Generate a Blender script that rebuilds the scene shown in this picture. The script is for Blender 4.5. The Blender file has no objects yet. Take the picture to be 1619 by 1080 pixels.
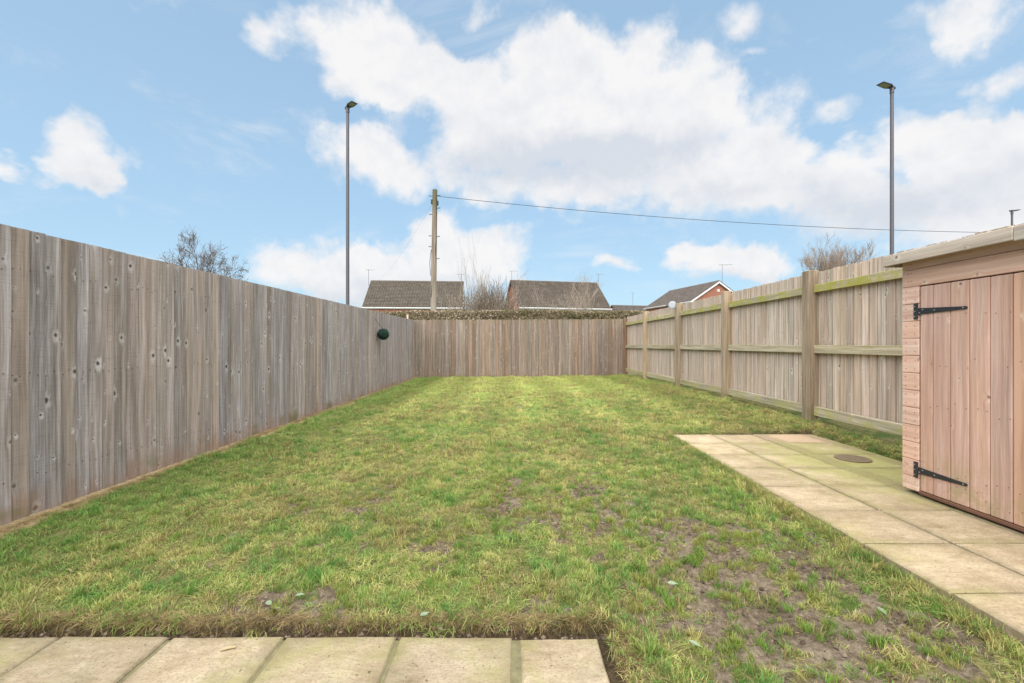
import bpy, math, random
import numpy as np
from mathutils import Vector, Matrix

R = math.radians
rng = random.Random(7)
nrng = np.random.default_rng(11)
sc = bpy.context.scene
col = sc.collection
CAM_Z = 1.09
F = 720.0                                   # focal length in photograph pixels (16 mm on 36 mm)

# ------------------------------------------------------------------ camera
cam_d = bpy.data.cameras.new('camera')
cam_d.lens = 16.0
cam_d.sensor_width = 36.0
cam_d.shift_y = 0.0031
cam_d.clip_start = 0.05
cam_d.clip_end = 3000
cam = bpy.data.objects.new('camera', cam_d)
col.objects.link(cam)
cam.location = (0, 0, CAM_Z)
cam.rotation_euler = (R(90), 0, 0)
sc.camera = cam

# ------------------------------------------------------------------ light, sky, exposure
SUN_EL, SUN_AZ = 60.0, 190.0                # azimuth clockwise from +Y (north): behind the camera; a sun spread wide by thin cloud
sc.view_settings.view_transform = 'Standard'
sc.view_settings.look = 'None'
sc.view_settings.exposure = 2.3
sc.view_settings.gamma = 1.0
sc.view_settings.use_curve_mapping = False

sun_d = bpy.data.lights.new('sun', 'SUN')
sun_d.energy = 1.5
sun_d.angle = R(105)
sun_d.color = (1.0, 0.955, 0.89)
sun = bpy.data.objects.new('sun', sun_d)
col.objects.link(sun)
sd = Vector((math.sin(R(SUN_AZ)) * math.cos(R(SUN_EL)), math.cos(R(SUN_AZ)) * math.cos(R(SUN_EL)), math.sin(R(SUN_EL))))
sun.rotation_euler = sd.to_track_quat('Z', 'Y').to_euler()
sun.location = (0, -20, 40)


class NT:
    """small helper round a node tree"""
    def __init__(s, tree):
        s.t = tree

    def n(s, typ, inputs=None, **props):
        nd = s.t.nodes.new(typ)
        for k, v in props.items():
            setattr(nd, k, v)
        for k, v in (inputs or {}).items():
            s.put(nd.inputs[k], v)
        return nd

    def put(s, sock, v):
        if isinstance(v, bpy.types.NodeSocket):
            s.t.links.new(v, sock)
        else:
            sock.default_value = v

    def m(s, op, a, b=0.0, c=0.0, clamp=False):
        nd = s.t.nodes.new('ShaderNodeMath')
        nd.operation = op
        nd.use_clamp = clamp
        s.put(nd.inputs[0], a)
        s.put(nd.inputs[1], b)
        if op in ('MULTIPLY_ADD', 'SMOOTH_MAX', 'SMOOTH_MIN', 'WRAP', 'COMPARE'):
            s.put(nd.inputs[2], c)
        return nd.outputs[0]

    def v(s, op, a, b=(0, 0, 0)):
        nd = s.t.nodes.new('ShaderNodeVectorMath')
        nd.operation = op
        s.put(nd.inputs[0], a)
        if op == 'SCALE':
            s.put(nd.inputs['Scale'], b)
        elif op not in ('LENGTH', 'NORMALIZE'):
            s.put(nd.inputs[1], b)
        return nd.outputs['Value'] if op == 'LENGTH' else nd.outputs[0]

    def smooth(s, x, lo, hi, a=0.0, b=1.0):
        nd = s.t.nodes.new('ShaderNodeMapRange')
        nd.interpolation_type = 'SMOOTHSTEP'
        s.put(nd.inputs[0], x)
        s.put(nd.inputs[1], lo)
        s.put(nd.inputs[2], hi)
        s.put(nd.inputs[3], a)
        s.put(nd.inputs[4], b)
        return nd.outputs[0]

    def mix(s, f, a, b, blend='MIX'):
        nd = s.t.nodes.new('ShaderNodeMix')
        nd.data_type = 'RGBA'
        nd.blend_type = blend
        nd.clamp_factor = True
        s.put(nd.inputs['Factor'], f)
        A = [i for i in nd.inputs if i.name == 'A' and i.type == 'RGBA'][0]
        B = [i for i in nd.inputs if i.name == 'B' and i.type == 'RGBA'][0]
        for so, val in ((A, a), (B, b)):
            if isinstance(val, (tuple, list)) and len(val) == 3:
                val = (*val, 1.0)
            s.put(so, val)
        return [o for o in nd.outputs if o.type == 'RGBA'][0]

    def noise(s, vec, scale, detail=3.0, rough=0.55, dist=0.0, color=False):
        nd = s.n('ShaderNodeTexNoise', {'Vector': vec, 'Scale': scale, 'Detail': detail, 'Roughness': rough, 'Distortion': dist})
        return nd.outputs['Color'] if color else nd.outputs['Fac']

    def xyz(s, x, y, z):
        return s.n('ShaderNodeCombineXYZ', {0: x, 1: y, 2: z}).outputs[0]

    def ramp(s, f, stops):
        nd = s.n('ShaderNodeValToRGB', {0: f})
        cr = nd.color_ramp
        while len(cr.elements) < len(stops):
            cr.elements.new(0.5)
        for e, (p, c) in zip(cr.elements, stops):
            e.position = p
            e.color = (*c, 1.0)
        return nd.outputs[0]


sc.cycles.max_bounces = 5
sc.cycles.diffuse_bounces = 3
sc.cycles.transmission_bounces = 3
sc.cycles.glossy_bounces = 2

world = bpy.data.worlds.new('World')
world.cycles.sampling_method = 'NONE'       # a smooth sky: the bounced rays find it by themselves
sc.world = world
world.use_nodes = True
world.node_tree.nodes.clear()
W = NT(world.node_tree)
sky = W.n('ShaderNodeTexSky', sky_type='NISHITA')
sky.sun_disc = False
sky.sun_elevation = R(SUN_EL)
sky.sun_rotation = R(SUN_AZ)
sky.air_density = 1.0
sky.dust_density = 0.6
sky.ozone_density = 1.6
gdir = W.n('ShaderNodeTexCoord').outputs['Generated']
sep = W.n('ShaderNodeSeparateXYZ', {0: gdir})
az = W.m('ARCTAN2', sep.outputs[0], sep.outputs[1])
el = W.m('ARCSINE', sep.outputs[2])
warp = W.noise(gdir, 5.0, 5.0, 0.62, 0.3, color=True)
warp = W.v('SCALE', W.v('SUBTRACT', warp, (0.5, 0.5, 0.5)), 0.16)
P = W.v('ADD', W.xyz(az, el, 0.0), warp)
P = W.v('MULTIPLY', P, (1, 1, 0))


def sky_dir(px, py):
    a = math.atan((px - 809) / F)
    return a, math.atan((545 - py) / F * math.cos(a))


CLOUDS = [  # px, py, half width, half height, weight: the clouds over the garden as bearings
    (575, 120, 80, 40, .9), (660, 130, 110, 55, 1.0), (640, 105, 120, 30, .5), (760, 160, 120, 60, 1.0), (860, 110, 95, 60, .95), (930, 95, 80, 55, .8), (1010, 120, 100, 60, .95), (1085, 150, 90, 55, .95), (1150, 180, 55, 32, .8),
    (900, 210, 210, 75, 1.0), (1040, 235, 160, 70, .9), (780, 235, 120, 55, .8), (560, 245, 85, 42, .75), (640, 285, 110, 38, .7), (500, 200, 50, 35, .4), (600, 215, 40, 30, .4),
    (1215, 235, 75, 62, .95), (1160, 275, 130, 60, .9), (1290, 290, 120, 60, .9), (1350, 275, 70, 50, .8), (1460, 205, 75, 40, .95), (1560, 215, 110, 50, 1.0), (1600, 255, 150, 75, 1.0), (1500, 310, 190, 75, 1.0), (1600, 340, 160, 60, .8), (1230, 325, 210, 40, .7), (960, 310, 230, 36, .75), (800, 300, 120, 35, .6),
    (430, 62, 50, 32, .62), (480, 40, 40, 28, .5), (575, 40, 90, 40, .7), (545, 75, 60, 25, .5), (640, 45, 60, 28, .5), (695, 72, 35, 18, .4), (1025, 48, 55, 45, .5), (1165, 35, 75, 32, .36), (765, 5, 40, 25, .6), (1190, 93, 30, 8, .4), (1240, 150, 55, 40, .4), (1320, 175, 35, 22, .4),
    (1545, 35, 85, 45, .75), (1600, 110, 70, 40, .75), (1480, 20, 60, 25, .4),
    (132, 245, 75, 48, 1.15), (130, 276, 82, 32, .9), (-5, 250, 36, 22, .9), (228, 268, 30, 22, .42),
    (420, 405, 70, 32, .9), (520, 402, 85, 36, .95), (610, 415, 80, 40, .9), (700, 385, 55, 50, 1.1), (790, 405, 70, 48, 1.1), (660, 445, 200, 40, .8), (480, 440, 130, 34, .7),
    (1085, 402, 50, 24, 1.0), (1145, 405, 50, 28, 1.0), (1200, 420, 50, 26, .95), (1140, 435, 110, 22, .6), (975, 402, 40, 15, .7), (1530, 395, 180, 34, .7), (1130, 485, 170, 24, .4), (1300, 365, 120, 22, .5),
]
field = None
for (px, py, rx, ry, w) in CLOUDS:
    a, e = sky_dir(px, py)
    ca = math.cos(a)
    sx = 1.0 / (rx / F * ca * ca + 0.01)
    sy = 1.0 / (ry / F * ca + 0.008)
    mp = W.n('ShaderNodeMapping', {'Vector': P, 'Location': (-a * sx, -e * sy, 0), 'Scale': (sx, sy, 1)})
    g = W.n('ShaderNodeTexGradient', {0: mp.outputs[0]}, gradient_type='SPHERICAL').outputs['Fac']
    field = W.m('MULTIPLY', g, w) if field is None else W.m('MULTIPLY_ADD', g, w, field)
# the rest of the sky, outside these bearings: the same broken cloud, drawn by noise alone
sparse = W.noise(W.v('MULTIPLY', gdir, (1, 1, 2.2)), 2.6, 6.0, 0.58)
sparse = W.smooth(sparse, 0.50, 0.72, 0.0, 1.3)
side = W.smooth(W.m('ABSOLUTE', az), 0.86, 1.15)
high = W.smooth(el, 0.66, 0.85)
out = W.m('MAXIMUM', side, high)
field = W.m('MULTIPLY_ADD', sparse, out, field)
field = W.m('SUBTRACT', 1.0, W.m('EXPONENT', W.m('MULTIPLY', field, -1.25)))
gup = W.v('ADD', gdir, (0.004, 0.0, 0.022))


def texture_of(vec):
    a = W.noise(vec, 16.0, 6.0, 0.62)
    b = W.noise(W.v('MULTIPLY', vec, (1, 1, 1.4)), 6.0, 5.0, 0.6)
    vo = W.n('ShaderNodeTexVoronoi', {'Vector': W.v('ADD', vec, W.v('SCALE', W.noise(vec, 12.0, 2.0, .6, color=True), 0.05)), 'Scale': 15.0, 'Detail': 0.0, 'Smoothness': 0.6}, feature='SMOOTH_F1')
    p = W.m('SUBTRACT', 0.45, vo.outputs['Distance'])
    return W.m('ADD', W.m('ADD', W.m('MULTIPLY', W.m('SUBTRACT', a, 0.5), 0.75), W.m('MULTIPLY', W.m('SUBTRACT', b, 0.5), 0.6)), W.m('MULTIPLY', p, 0.30))


tx = texture_of(gdir)
relief = W.m('MULTIPLY', W.m('SUBTRACT', W.noise(gdir, 9.0, 4.0, 0.6), W.noise(gup, 9.0, 4.0, 0.6)), 0.9)
fine2 = W.noise(W.v('MULTIPLY', gdir, (1, 1, 1.6)), 5.0, 4.0, 0.6)
rough = W.m('ADD', field, tx)
veil = W.noise(W.v('MULTIPLY', gdir, (1.0, 1.0, 2.6)), 4.0, 7.0, 0.66, 0.6)
veil = W.m('MULTIPLY', W.smooth(veil, 0.50, 0.78), 0.38)
dens = W.smooth(rough, 0.10, 0.58)
dens = W.m('MAXIMUM', dens, veil)
SHADE = [(880, 270, 260, 50, 1.0), (1010, 235, 160, 40, .6), (1400, 330, 300, 60, .8), (1100, 320, 300, 40, .4), (640, 470, 300, 40, .7), (1140, 460, 150, 30, .8), (130, 290, 80, 22, .4)]
shade = None
for (px, py, rx, ry, w) in SHADE:
    a, e = sky_dir(px, py)
    ca = math.cos(a)
    sx, sy = 1.0 / (rx / F * ca * ca), 1.0 / (ry / F * ca)
    mp = W.n('ShaderNodeMapping', {'Vector': P, 'Location': (-a * sx, -e * sy, 0), 'Scale': (sx, sy, 1)})
    g = W.n('ShaderNodeTexGradient', {0: mp.outputs[0]}, gradient_type='SPHERICAL').outputs['Fac']
    shade = W.m('MULTIPLY', g, w) if shade is None else W.m('MULTIPLY_ADD', g, w, shade)
shade = W.m('ADD', W.m('MULTIPLY', shade, 1.3), W.m('MULTIPLY', W.m('SUBTRACT', fine2, 0.46), 0.55))
shade = W.m('SUBTRACT', W.m('ADD', shade, 0.12), W.m('MULTIPLY', relief, 2.0), clamp=True)
CB = 3.9
cloud_c = W.mix(shade, (CB, CB * .985, CB * .98), (CB * .74, CB * .775, CB * .84))
sky_tint = W.mix(1.0, sky.outputs[0], (.86, .98, .95), 'MULTIPLY')
pale = W.smooth(el, -0.02, 0.75, 0.78, 0.58)
sky_c = W.mix(pale, sky_tint, (1.80, 2.58, 3.30))
dens = W.m('MULTIPLY', dens, 0.95)
skyall = W.mix(dens, sky_c, cloud_c)
bg = W.n('ShaderNodeBackground', {'Color': skyall, 'Strength': 0.05})
W.n('ShaderNodeOutputWorld', {0: bg.outputs[0]})

# ------------------------------------------------------------------ object helpers


class MB:
    """collects vertices and faces; build() links them as ONE mesh object"""
    def __init__(s):
        s.v, s.f, s.c = [], [], []
        s.smooth = False

    def add(s, vs, fs, tone=None):
        o = len(s.v)
        s.v.extend(tuple(p) for p in vs)
        s.f.extend(tuple(i + o for i in f) for f in fs)
        if tone is not None:
            s.c.extend([tone] * len(vs))

    def box(s, x0, x1, y0, y1, z0, z1, M=None):
        vs = [Vector(p) for p in ((x0, y0, z0), (x1, y0, z0), (x1, y1, z0), (x0, y1, z0), (x0, y0, z1), (x1, y0, z1), (x1, y1, z1), (x0, y1, z1))]
        if M:
            vs = [M @ p for p in vs]
        s.add(vs, [(3, 2, 1, 0), (4, 5, 6, 7), (0, 1, 5, 4), (1, 2, 6, 5), (2, 3, 7, 6), (3, 0, 4, 7)])

    def cbox(s, x0, x1, y0, y1, z0, z1, c=0.003, M=None):
        """box chamfered along every edge"""
        vs, idx = [], {}
        X, Y, Z = (x0, x1), (y0, y1), (z0, z1)
        for i in (0, 1):
            for j in (0, 1):
                for k in (0, 1):
                    for ax in range(3):
                        p = [X[i], Y[j], Z[k]]
                        for d, t in enumerate((i, j, k)):
                            if d != ax:
                                p[d] += c if t == 0 else -c
                        idx[i, j, k, ax] = len(vs)
                        vs.append(Vector(p))
        fs = []
        for i in (0, 1):
            q = [idx[i, 0, 0, 0], idx[i, 1, 0, 0], idx[i, 1, 1, 0], idx[i, 0, 1, 0]]
            fs.append(q if i else q[::-1])
            q = [idx[0, i, 0, 1], idx[0, i, 1, 1], idx[1, i, 1, 1], idx[1, i, 0, 1]]
            fs.append(q if i else q[::-1])
            q = [idx[0, 0, i, 2], idx[1, 0, i, 2], idx[1, 1, i, 2], idx[0, 1, i, 2]]
            fs.append(q if i else q[::-1])
        for a in (0, 1):
            for b in (0, 1):
                q = [idx[0, a, b, 1], idx[1, a, b, 1], idx[1, a, b, 2], idx[0, a, b, 2]]
                fs.append(q if (a == 0) == (b == 1) else q[::-1])
                q = [idx[a, 0, b, 0], idx[a, 1, b, 0], idx[a, 1, b, 2], idx[a, 0, b, 2]]
                fs.append(q if (a == 0) != (b == 1) else q[::-1])
                q = [idx[a, b, 0, 0], idx[a, b, 1, 0], idx[a, b, 1, 1], idx[a, b, 0, 1]]
                fs.append(q if (a == 0) == (b == 1) else q[::-1])
        for i in (0, 1):
            for j in (0, 1):
                for k in (0, 1):
                    q = [idx[i, j, k, 0], idx[i, j, k, 1], idx[i, j, k, 2]]
                    fs.append(q if (i + j + k) % 2 else q[::-1])
        if M:
            vs = [M @ p for p in vs]
        s.add(vs, fs)

    def tube(s, pts, rad, n=8, cap=True, tone=None):
        pts = [Vector(p) for p in pts]
        if not isinstance(rad, (list, tuple)):
            rad = [rad] * len(pts)
        vs, fs = [], []
        prev = None
        for i, p in enumerate(pts):
            d = (pts[min(i + 1, len(pts) - 1)] - pts[max(i - 1, 0)]).normalized()
            if prev is None:
                ref = Vector((0, 0, 1)) if abs(d.z) < 0.9 else Vector((1, 0, 0))
                u = d.cross(ref).normalized()
            else:
                u = (prev - d * prev.dot(d)).normalized()
            prev = u
            w = d.cross(u)
            for k in range(n):
                a = 2 * math.pi * k / n
                vs.append(p + (u * math.cos(a) + w * math.sin(a)) * rad[i])
        for i in range(len(pts) - 1):
            for k in range(n):
                k2 = (k + 1) % n
                fs.append((i * n + k, i * n + k2, (i + 1) * n + k2, (i + 1) * n + k))
        if cap:
            fs.append(tuple(range(n))[::-1])
            fs.append(tuple((len(pts) - 1) * n + k for k in range(n)))
        s.add(vs, fs, tone)

    def disc(s, c, axis, r, h, n=12):
        c, axis = Vector(c), Vector(axis).normalized()
        s.tube([c, c + axis * h], r, n)

    def mesh(s, name, mat=None):
        me = bpy.data.meshes.new(name)
        me.from_pydata([tuple(p) for p in s.v], [], s.f)
        if s.c and len(s.c) == len(s.v):
            at = me.attributes.new('tone', 'FLOAT', 'POINT')
            at.data.foreach_set('value', np.array(s.c, dtype=np.float32))
        if mat:
            me.materials.append(mat)
        if s.smooth:
            me.shade_smooth()
        me.update()
        return me

    def build(s, name, mat, parent=None):
        return link(name, s.mesh(name, mat), parent)


def link(name, data, parent=None):
    o = bpy.data.objects.new(name, data)
    col.objects.link(o)
    if parent is not None:
        o.parent = parent
    return o


def empty(name, loc=(0, 0, 0), rz=0.0):
    o = bpy.data.objects.new(name, None)
    o.empty_display_size = 0.1
    col.objects.link(o)
    o.location = loc
    o.rotation_euler = (0, 0, rz)
    return o


def tag(o, label=None, cat=None, group=None, kind=None):
    if label:
        o['label'] = label
    if cat:
        o['category'] = cat
    if group:
        o['group'] = group
    if kind:
        o['kind'] = kind
    return o


# ------------------------------------------------------------------ materials


def new_mat(name):
    m = bpy.data.materials.new(name)
    m.use_nodes = True
    m.node_tree.nodes.clear()
    return m, NT(m.node_tree)


def finish(T, color, rough=0.8, bump=None, bstr=0.3, bdist=0.01, metal=0.0, spec=0.3):
    p = T.n('ShaderNodeBsdfPrincipled', {'Roughness': rough, 'Metallic': metal, 'Specular IOR Level': spec})
    if isinstance(color, (tuple, list)) and len(color) == 3:
        color = (*color, 1.0)
    T.put(p.inputs['Base Color'], color)
    if bump is not None:
        b = T.n('ShaderNodeBump', {'Height': bump, 'Strength': bstr, 'Distance': bdist})
        T.put(p.inputs['Normal'], b.outputs[0])
    T.n('ShaderNodeOutputMaterial', {0: p.outputs[0]})
    return p


def plain(name, c, rough=0.6, metal=0.0, var=0.15, scale=14.0, spec=0.4):
    m, T = new_mat(name)
    tc = T.n('ShaderNodeTexCoord').outputs['Object']
    nz = T.noise(tc, scale, 4.0)
    cc = T.mix(nz, tuple(x * (1 - var) for x in c), tuple(min(1, x * (1 + var)) for x in c))
    finish(T, cc, rough, nz, 0.1, 0.003, metal, spec)
    return m


def wood(name, dark, mid, light, warm, warm_amt=0.5, knot_col=(.045, .033, .026), knot_keep=0.25, tone=(.8, 1.12), saw=0.25,
         splash=None, moss=None, kx=8.0, kz=3.2, ksize=(.004, .013), halo_amt=.62, rough=.85, streak=.24):
    """weathered softwood: grain along the piece's own Z, knots with pale halos, a shade of its own for each board"""
    m, T = new_mat(name)
    tc = T.n('ShaderNodeTexCoord').outputs['Object']
    pos = T.n('ShaderNodeNewGeometry').outputs['Position']
    rnd = T.n('ShaderNodeObjectInfo').outputs['Random']
    s = T.n('ShaderNodeSeparateXYZ', {0: tc})
    px = T.m('MULTIPLY_ADD', rnd, 13.7, T.m('ADD', s.outputs[0], T.m('MULTIPLY', s.outputs[1], 0.7)))
    pz = T.m('MULTIPLY_ADD', rnd, 47.3, s.outputs[2])
    # knots
    jx = T.noise(tc, 40.0, 2.0)
    kv = T.xyz(T.m('MULTIPLY', px, kx), T.m('MULTIPLY', pz, kz), 0.0)
    vo = T.n('ShaderNodeTexVoronoi', {'Vector': kv, 'Scale': 1.0, 'Randomness': 0.95}, voronoi_dimensions='2D', feature='F1')
    dv = T.v('MULTIPLY', T.v('SUBTRACT', kv, vo.outputs['Position']), (1.0 / kx, 0.82 / kz, 0))
    wv = T.v('SUBTRACT', T.noise(T.v('ADD', tc, T.xyz(T.m('MULTIPLY', rnd, 9.0), 0.0, T.m('MULTIPLY', rnd, 23.0))), 55.0, 3.0, .6, color=True), (.5, .5, .5))
    dv = T.v('ADD', dv, T.v('MULTIPLY', T.xyz(T.n('ShaderNodeSeparateXYZ', {0: wv}).outputs[0], T.n('ShaderNodeSeparateXYZ', {0: wv}).outputs[2], 0.0), (.013, .013, 0)))
    d = T.v('LENGTH', dv)
    dh = T.v('LENGTH', T.v('MULTIPLY', T.v('SUBTRACT', dv, (.0035, -.006, 0)), (1.15, .62, 0)))
    cr = T.n('ShaderNodeSeparateColor', {0: vo.outputs['Color']})
    keep = T.m('GREATER_THAN', cr.outputs[0], knot_keep)
    size = T.m('MULTIPLY_ADD', T.m('POWER', cr.outputs[1], 1.8), ksize[1] - ksize[0], ksize[0])
    k = T.m('DIVIDE', d, size)
    k = T.m('ADD', k, T.m('MULTIPLY', T.m('SUBTRACT', jx, 0.5), 0.9))
    core = T.m('MULTIPLY', T.smooth(k, 0.45, 1.05, 1, 0), keep)
    eye = T.m('MULTIPLY', T.smooth(k, 0.25, 0.6, 1, 0), T.m('MULTIPLY', keep, T.m('GREATER_THAN', cr.outputs[2], 0.45)))
    kn = T.m('ADD', T.m('DIVIDE', dh, T.m('MAXIMUM', size, .006)), T.m('MULTIPLY', T.m('SUBTRACT', T.noise(tc, 55.0, 3.0), 0.5), 2.6))
    halo = T.m('MULTIPLY', T.m('MULTIPLY', T.smooth(k, 0.7, 1.3), T.smooth(kn, 0.8, 2.6, 1, 0)), T.m('MULTIPLY', keep, cr.outputs[2]))
    bend = T.m('MULTIPLY', T.smooth(k, 0.0, 4.5, 1, 0), keep)
    # grain
    gx = T.m('MULTIPLY_ADD', bend, 0.012, px)
    gx = T.m('MULTIPLY_ADD', T.m('SUBTRACT', T.noise(T.xyz(T.m('MULTIPLY', px, 6), 0.0, T.m('MULTIPLY', pz, 1.6)), 1.0, 2.0), 0.5), 0.03, gx)
    g1 = T.noise(T.xyz(T.m('MULTIPLY', gx, 75), rnd, T.m('MULTIPLY', pz, 1.3)), 1.0, 4.0, 0.6)
    g2 = T.noise(T.xyz(T.m('MULTIPLY', gx, 300), rnd, T.m('MULTIPLY', pz, 5.0)), 1.0, 3.0, 0.6)
    big = T.noise(T.xyz(T.m('MULTIPLY', px, 14), T.m('MULTIPLY', rnd, 9.0), T.m('MULTIPLY', pz, 1.1)), 1.0, 4.0, 0.6)
    sw = T.noise(T.xyz(T.m('MULTIPLY', px, 7), 0.0, T.m('MULTIPLY', pz, 210)), 1.0, 2.0)
    gg = T.m('ADD', T.m('MULTIPLY', g1, 0.62), T.m('MULTIPLY', g2, 0.38))
    c = T.ramp(gg, [(0.30, dark), (0.5, mid), (0.68, light)])
    wn = T.n('ShaderNodeTexWhiteNoise', {'W': T.m('MULTIPLY', rnd, 91.7)}, noise_dimensions='1D')
    ws = T.n('ShaderNodeSeparateColor', {0: wn.outputs['Color']})
    wf = T.m('MULTIPLY', T.smooth(T.m('ADD', T.m('MULTIPLY', ws.outputs[0], 0.55), T.m('MULTIPLY', big, 0.6)), 0.42, 0.85), warm_amt)
    c = T.mix(wf, c, warm)
    c = T.mix(T.m('MULTIPLY', T.smooth(big, 0.52, 0.78), 0.5), c, T.mix(1.0, c, (.62, .6, .58), 'MULTIPLY'))
    stn = T.noise(T.xyz(T.m('MULTIPLY', gx, 38), T.m('MULTIPLY', rnd, 5.0), T.m('MULTIPLY', pz, 1.05)), 1.0, 5.0, 0.65)
    stf = T.smooth(stn, 0.30, 0.70, 1.0 - streak, 1.0 + streak)
    c = T.mix(1.0, c, T.xyz(stf, stf, T.m('POWER', stf, 1.08)), 'MULTIPLY')
    c = T.mix(T.m('MULTIPLY', T.smooth(sw, 0.5, 0.72), saw), c, T.mix(1.0, c, (.70, .67, .64), 'MULTIPLY'))
    tn = T.m('MULTIPLY_ADD', ws.outputs[1], tone[1] - tone[0], tone[0])
    c = T.mix(1.0, c, T.xyz(tn, tn, T.m('MULTIPLY_ADD', ws.outputs[2], 0.06, T.m('SUBTRACT', tn, 0.03))), 'MULTIPLY')
    c = T.mix(T.m('MULTIPLY', halo, halo_amt), c, tuple(min(.8, x * 1.35) for x in light))
    c = T.mix(T.m('MULTIPLY', core, 0.72), c, tuple(x * .6 for x in dark))
    c = T.mix(T.m('MULTIPLY', eye, 0.9), c, knot_col)
    ps = T.n('ShaderNodeSeparateXYZ', {0: pos})
    rag = T.noise(pos, 9.0, 5.0, 0.65)
    if splash:                                                     # soil splashed up the foot of the boards
        z0, colr, amt = splash
        f = T.m('MULTIPLY', T.smooth(T.m('SUBTRACT', T.m('ADD', ps.outputs[2], T.m('MULTIPLY', T.m('SUBTRACT', big, 0.5), -.35)), T.m('MULTIPLY', T.m('SUBTRACT', rag, 0.5), 0.5)), 0.0, z0, 1, 0), amt)
        c = T.mix(f, c, colr)
        gm = T.m('MULTIPLY', T.smooth(T.noise(pos, 2.3, 3.0), 0.52, 0.66), T.smooth(T.m('SUBTRACT', ps.outputs[2], T.m('MULTIPLY', rag, 0.16)), 0.0, 0.12, 1, 0))
        c = T.mix(T.m('MULTIPLY', gm, 0.6), c, (.12, .125, .03))
    if moss:
        for (axis, lo, hi, amt, mc) in moss:                       # algae and moss patches between two heights
            src = ps.outputs[2] if axis == 'z' else s.outputs['XYZ'.index(axis.upper())]
            f = T.smooth(src, lo, hi)
            f = T.m('MULTIPLY', f, T.smooth(T.noise(pos, 7.0, 7.0, 0.72), 0.43, 0.60))
            c = T.mix(T.m('MULTIPLY', f, amt), c, mc)
    h = T.m('ADD', T.m('MULTIPLY', gg, 0.8), T.m('MULTIPLY', sw, 0.35))
    h = T.m('SUBTRACT', h, T.m('MULTIPLY', core, 0.35))
    finish(T, c, rough, h, 0.45, 0.0025, spec=0.2)
    return m


GREEN = (.21, .215, .04)
M_left = wood('weathered_boards_left', (.165, .135, .123), (.345, .296, .276), (.50, .456, .435), (.41, .295, .22), .55,
              splash=(.20, (.29, .17, .10), .55), tone=(.80, 1.10), saw=.6, streak=.26, kz=4.4, knot_keep=.28, ksize=(.004, .0165), halo_amt=.62)
M_back = wood('weathered_boards_back', (.12, .092, .074), (.25, .20, .162), (.39, .335, .285), (.25, .155, .10), .6, splash=(.22, (.25, .15, .08), .5),
              tone=(.74, 1.12), kz=5.0, knot_keep=.2, halo_amt=.7, moss=[('z', 1.70, 1.92, .5, (.20, .17, .045))])
M_right = wood('weathered_boards_right', (.27, .21, .165), (.52, .425, .345), (.69, .60, .52), (.54, .39, .29), .55, tone=(.82, 1.1), saw=.15, knot_keep=.42,
               kz=4.6, moss=[('z', .45, .25, .35, (.36, .33, .15))])
M_rail = wood('mossy_rails', (.28, .23, .155), (.46, .395, .285), (.60, .53, .41), (.40, .33, .19), .5, knot_keep=.75, saw=.1, kz=1.5,
              moss=[('z', 1.45, 1.70, .7, (.48, .43, .06)), ('z', .42, .30, .7, (.40, .38, .11)), ('z', 1.055, 1.085, .55, (.28, .27, .06))])
M_post = wood('fence_posts', (.20, .145, .095), (.37, .28, .19), (.50, .405, .295), (.40, .275, .17), .5, knot_keep=.6, kz=2.0, ksize=(.008, .02), saw=.12, halo_amt=.3,
              moss=[('z', .55, .22, .45, (.16, .15, .05)), ('z', 1.9, 1.98, .5, GREEN)])
M_shed = wood('shed_cladding', (.54, .315, .24), (.68, .45, .36), (.79, .59, .48), (.65, .39, .26), .45, knot_col=(.16, .075, .045), knot_keep=.5, tone=(.9, 1.06), saw=.06,
              kz=2.6, ksize=(.005, .011), halo_amt=.35, rough=.7, streak=.13, moss=[('z', .26, .12, .5, (.36, .32, .10))])
M_door = wood('shed_door_boards', (.43, .26, .205), (.565, .37, .305), (.67, .505, .425), (.60, .345, .225), .75, knot_col=(.13, .06, .04), knot_keep=.45, tone=(.88, 1.07), saw=.08,
              kz=2.6, ksize=(.004, .010), halo_amt=.35, rough=.7, streak=.15, moss=[('z', .55, .16, .6, (.33, .28, .12))])
M_fascia = wood('shed_fascia', (.33, .275, .225), (.45, .39, .335), (.56, .50, .445), (.46, .35, .26), .5, knot_col=(.18, .09, .05), knot_keep=.45, saw=.05, ksize=(.004, .009))
M_bearer = plain('bearer_timber', (.09, .06, .04), .9)
M_iron = plain('black_iron', (.040, .040, .043), .5, .4, .3, 40)
M_zinc = plain('zinc_bolt', (.42, .42, .43), .4, .8, .2, 60)
M_nail = plain('rusty_nail', (.14, .06, .035), .6, .3, .2, 60)
M_lamp = plain('lamp_grey_paint', (.115, .105, .115), .45, .3, .1, 4)
M_lens = plain('lantern_lens', (.30, .31, .31), .3, 0, .1, 20)
M_cable = plain('cable_black', (.05, .05, .055), .6)
M_white = plain('white_plastic', (.72, .72, .71), .45)
M_alu = plain('aerial_metal', (.24, .24, .25), .4, .7)
M_glass = plain('window_glass', (.03, .035, .04), .08, 0, .1, 2, .8)
M_floodlens = plain('floodlight_face', (.38, .40, .42), .3, 0, .08, 12)


def mat_pole():
    m, T = new_mat('creosoted_pole')
    tc = T.n('ShaderNodeTexCoord').outputs['Object']
    s = T.n('ShaderNodeSeparateXYZ', {0: tc})
    g = T.noise(T.v('MULTIPLY', tc, (22, 22, .8)), 1.0, 5.0)
    c = T.ramp(g, [(.3, (.13, .095, .065)), (.5, (.25, .195, .145)), (.7, (.36, .30, .235))])
    c = T.mix(T.m('MULTIPLY', T.smooth(s.outputs[2], 7.3, 8.1), .75), c, (.10, .10, .035))
    c = T.mix(T.m('MULTIPLY', T.smooth(s.outputs[2], 4.6, 2.6), .6), c, (.40, .35, .29))
    finish(T, c, .9, g, .4, .01)
    return m


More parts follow.
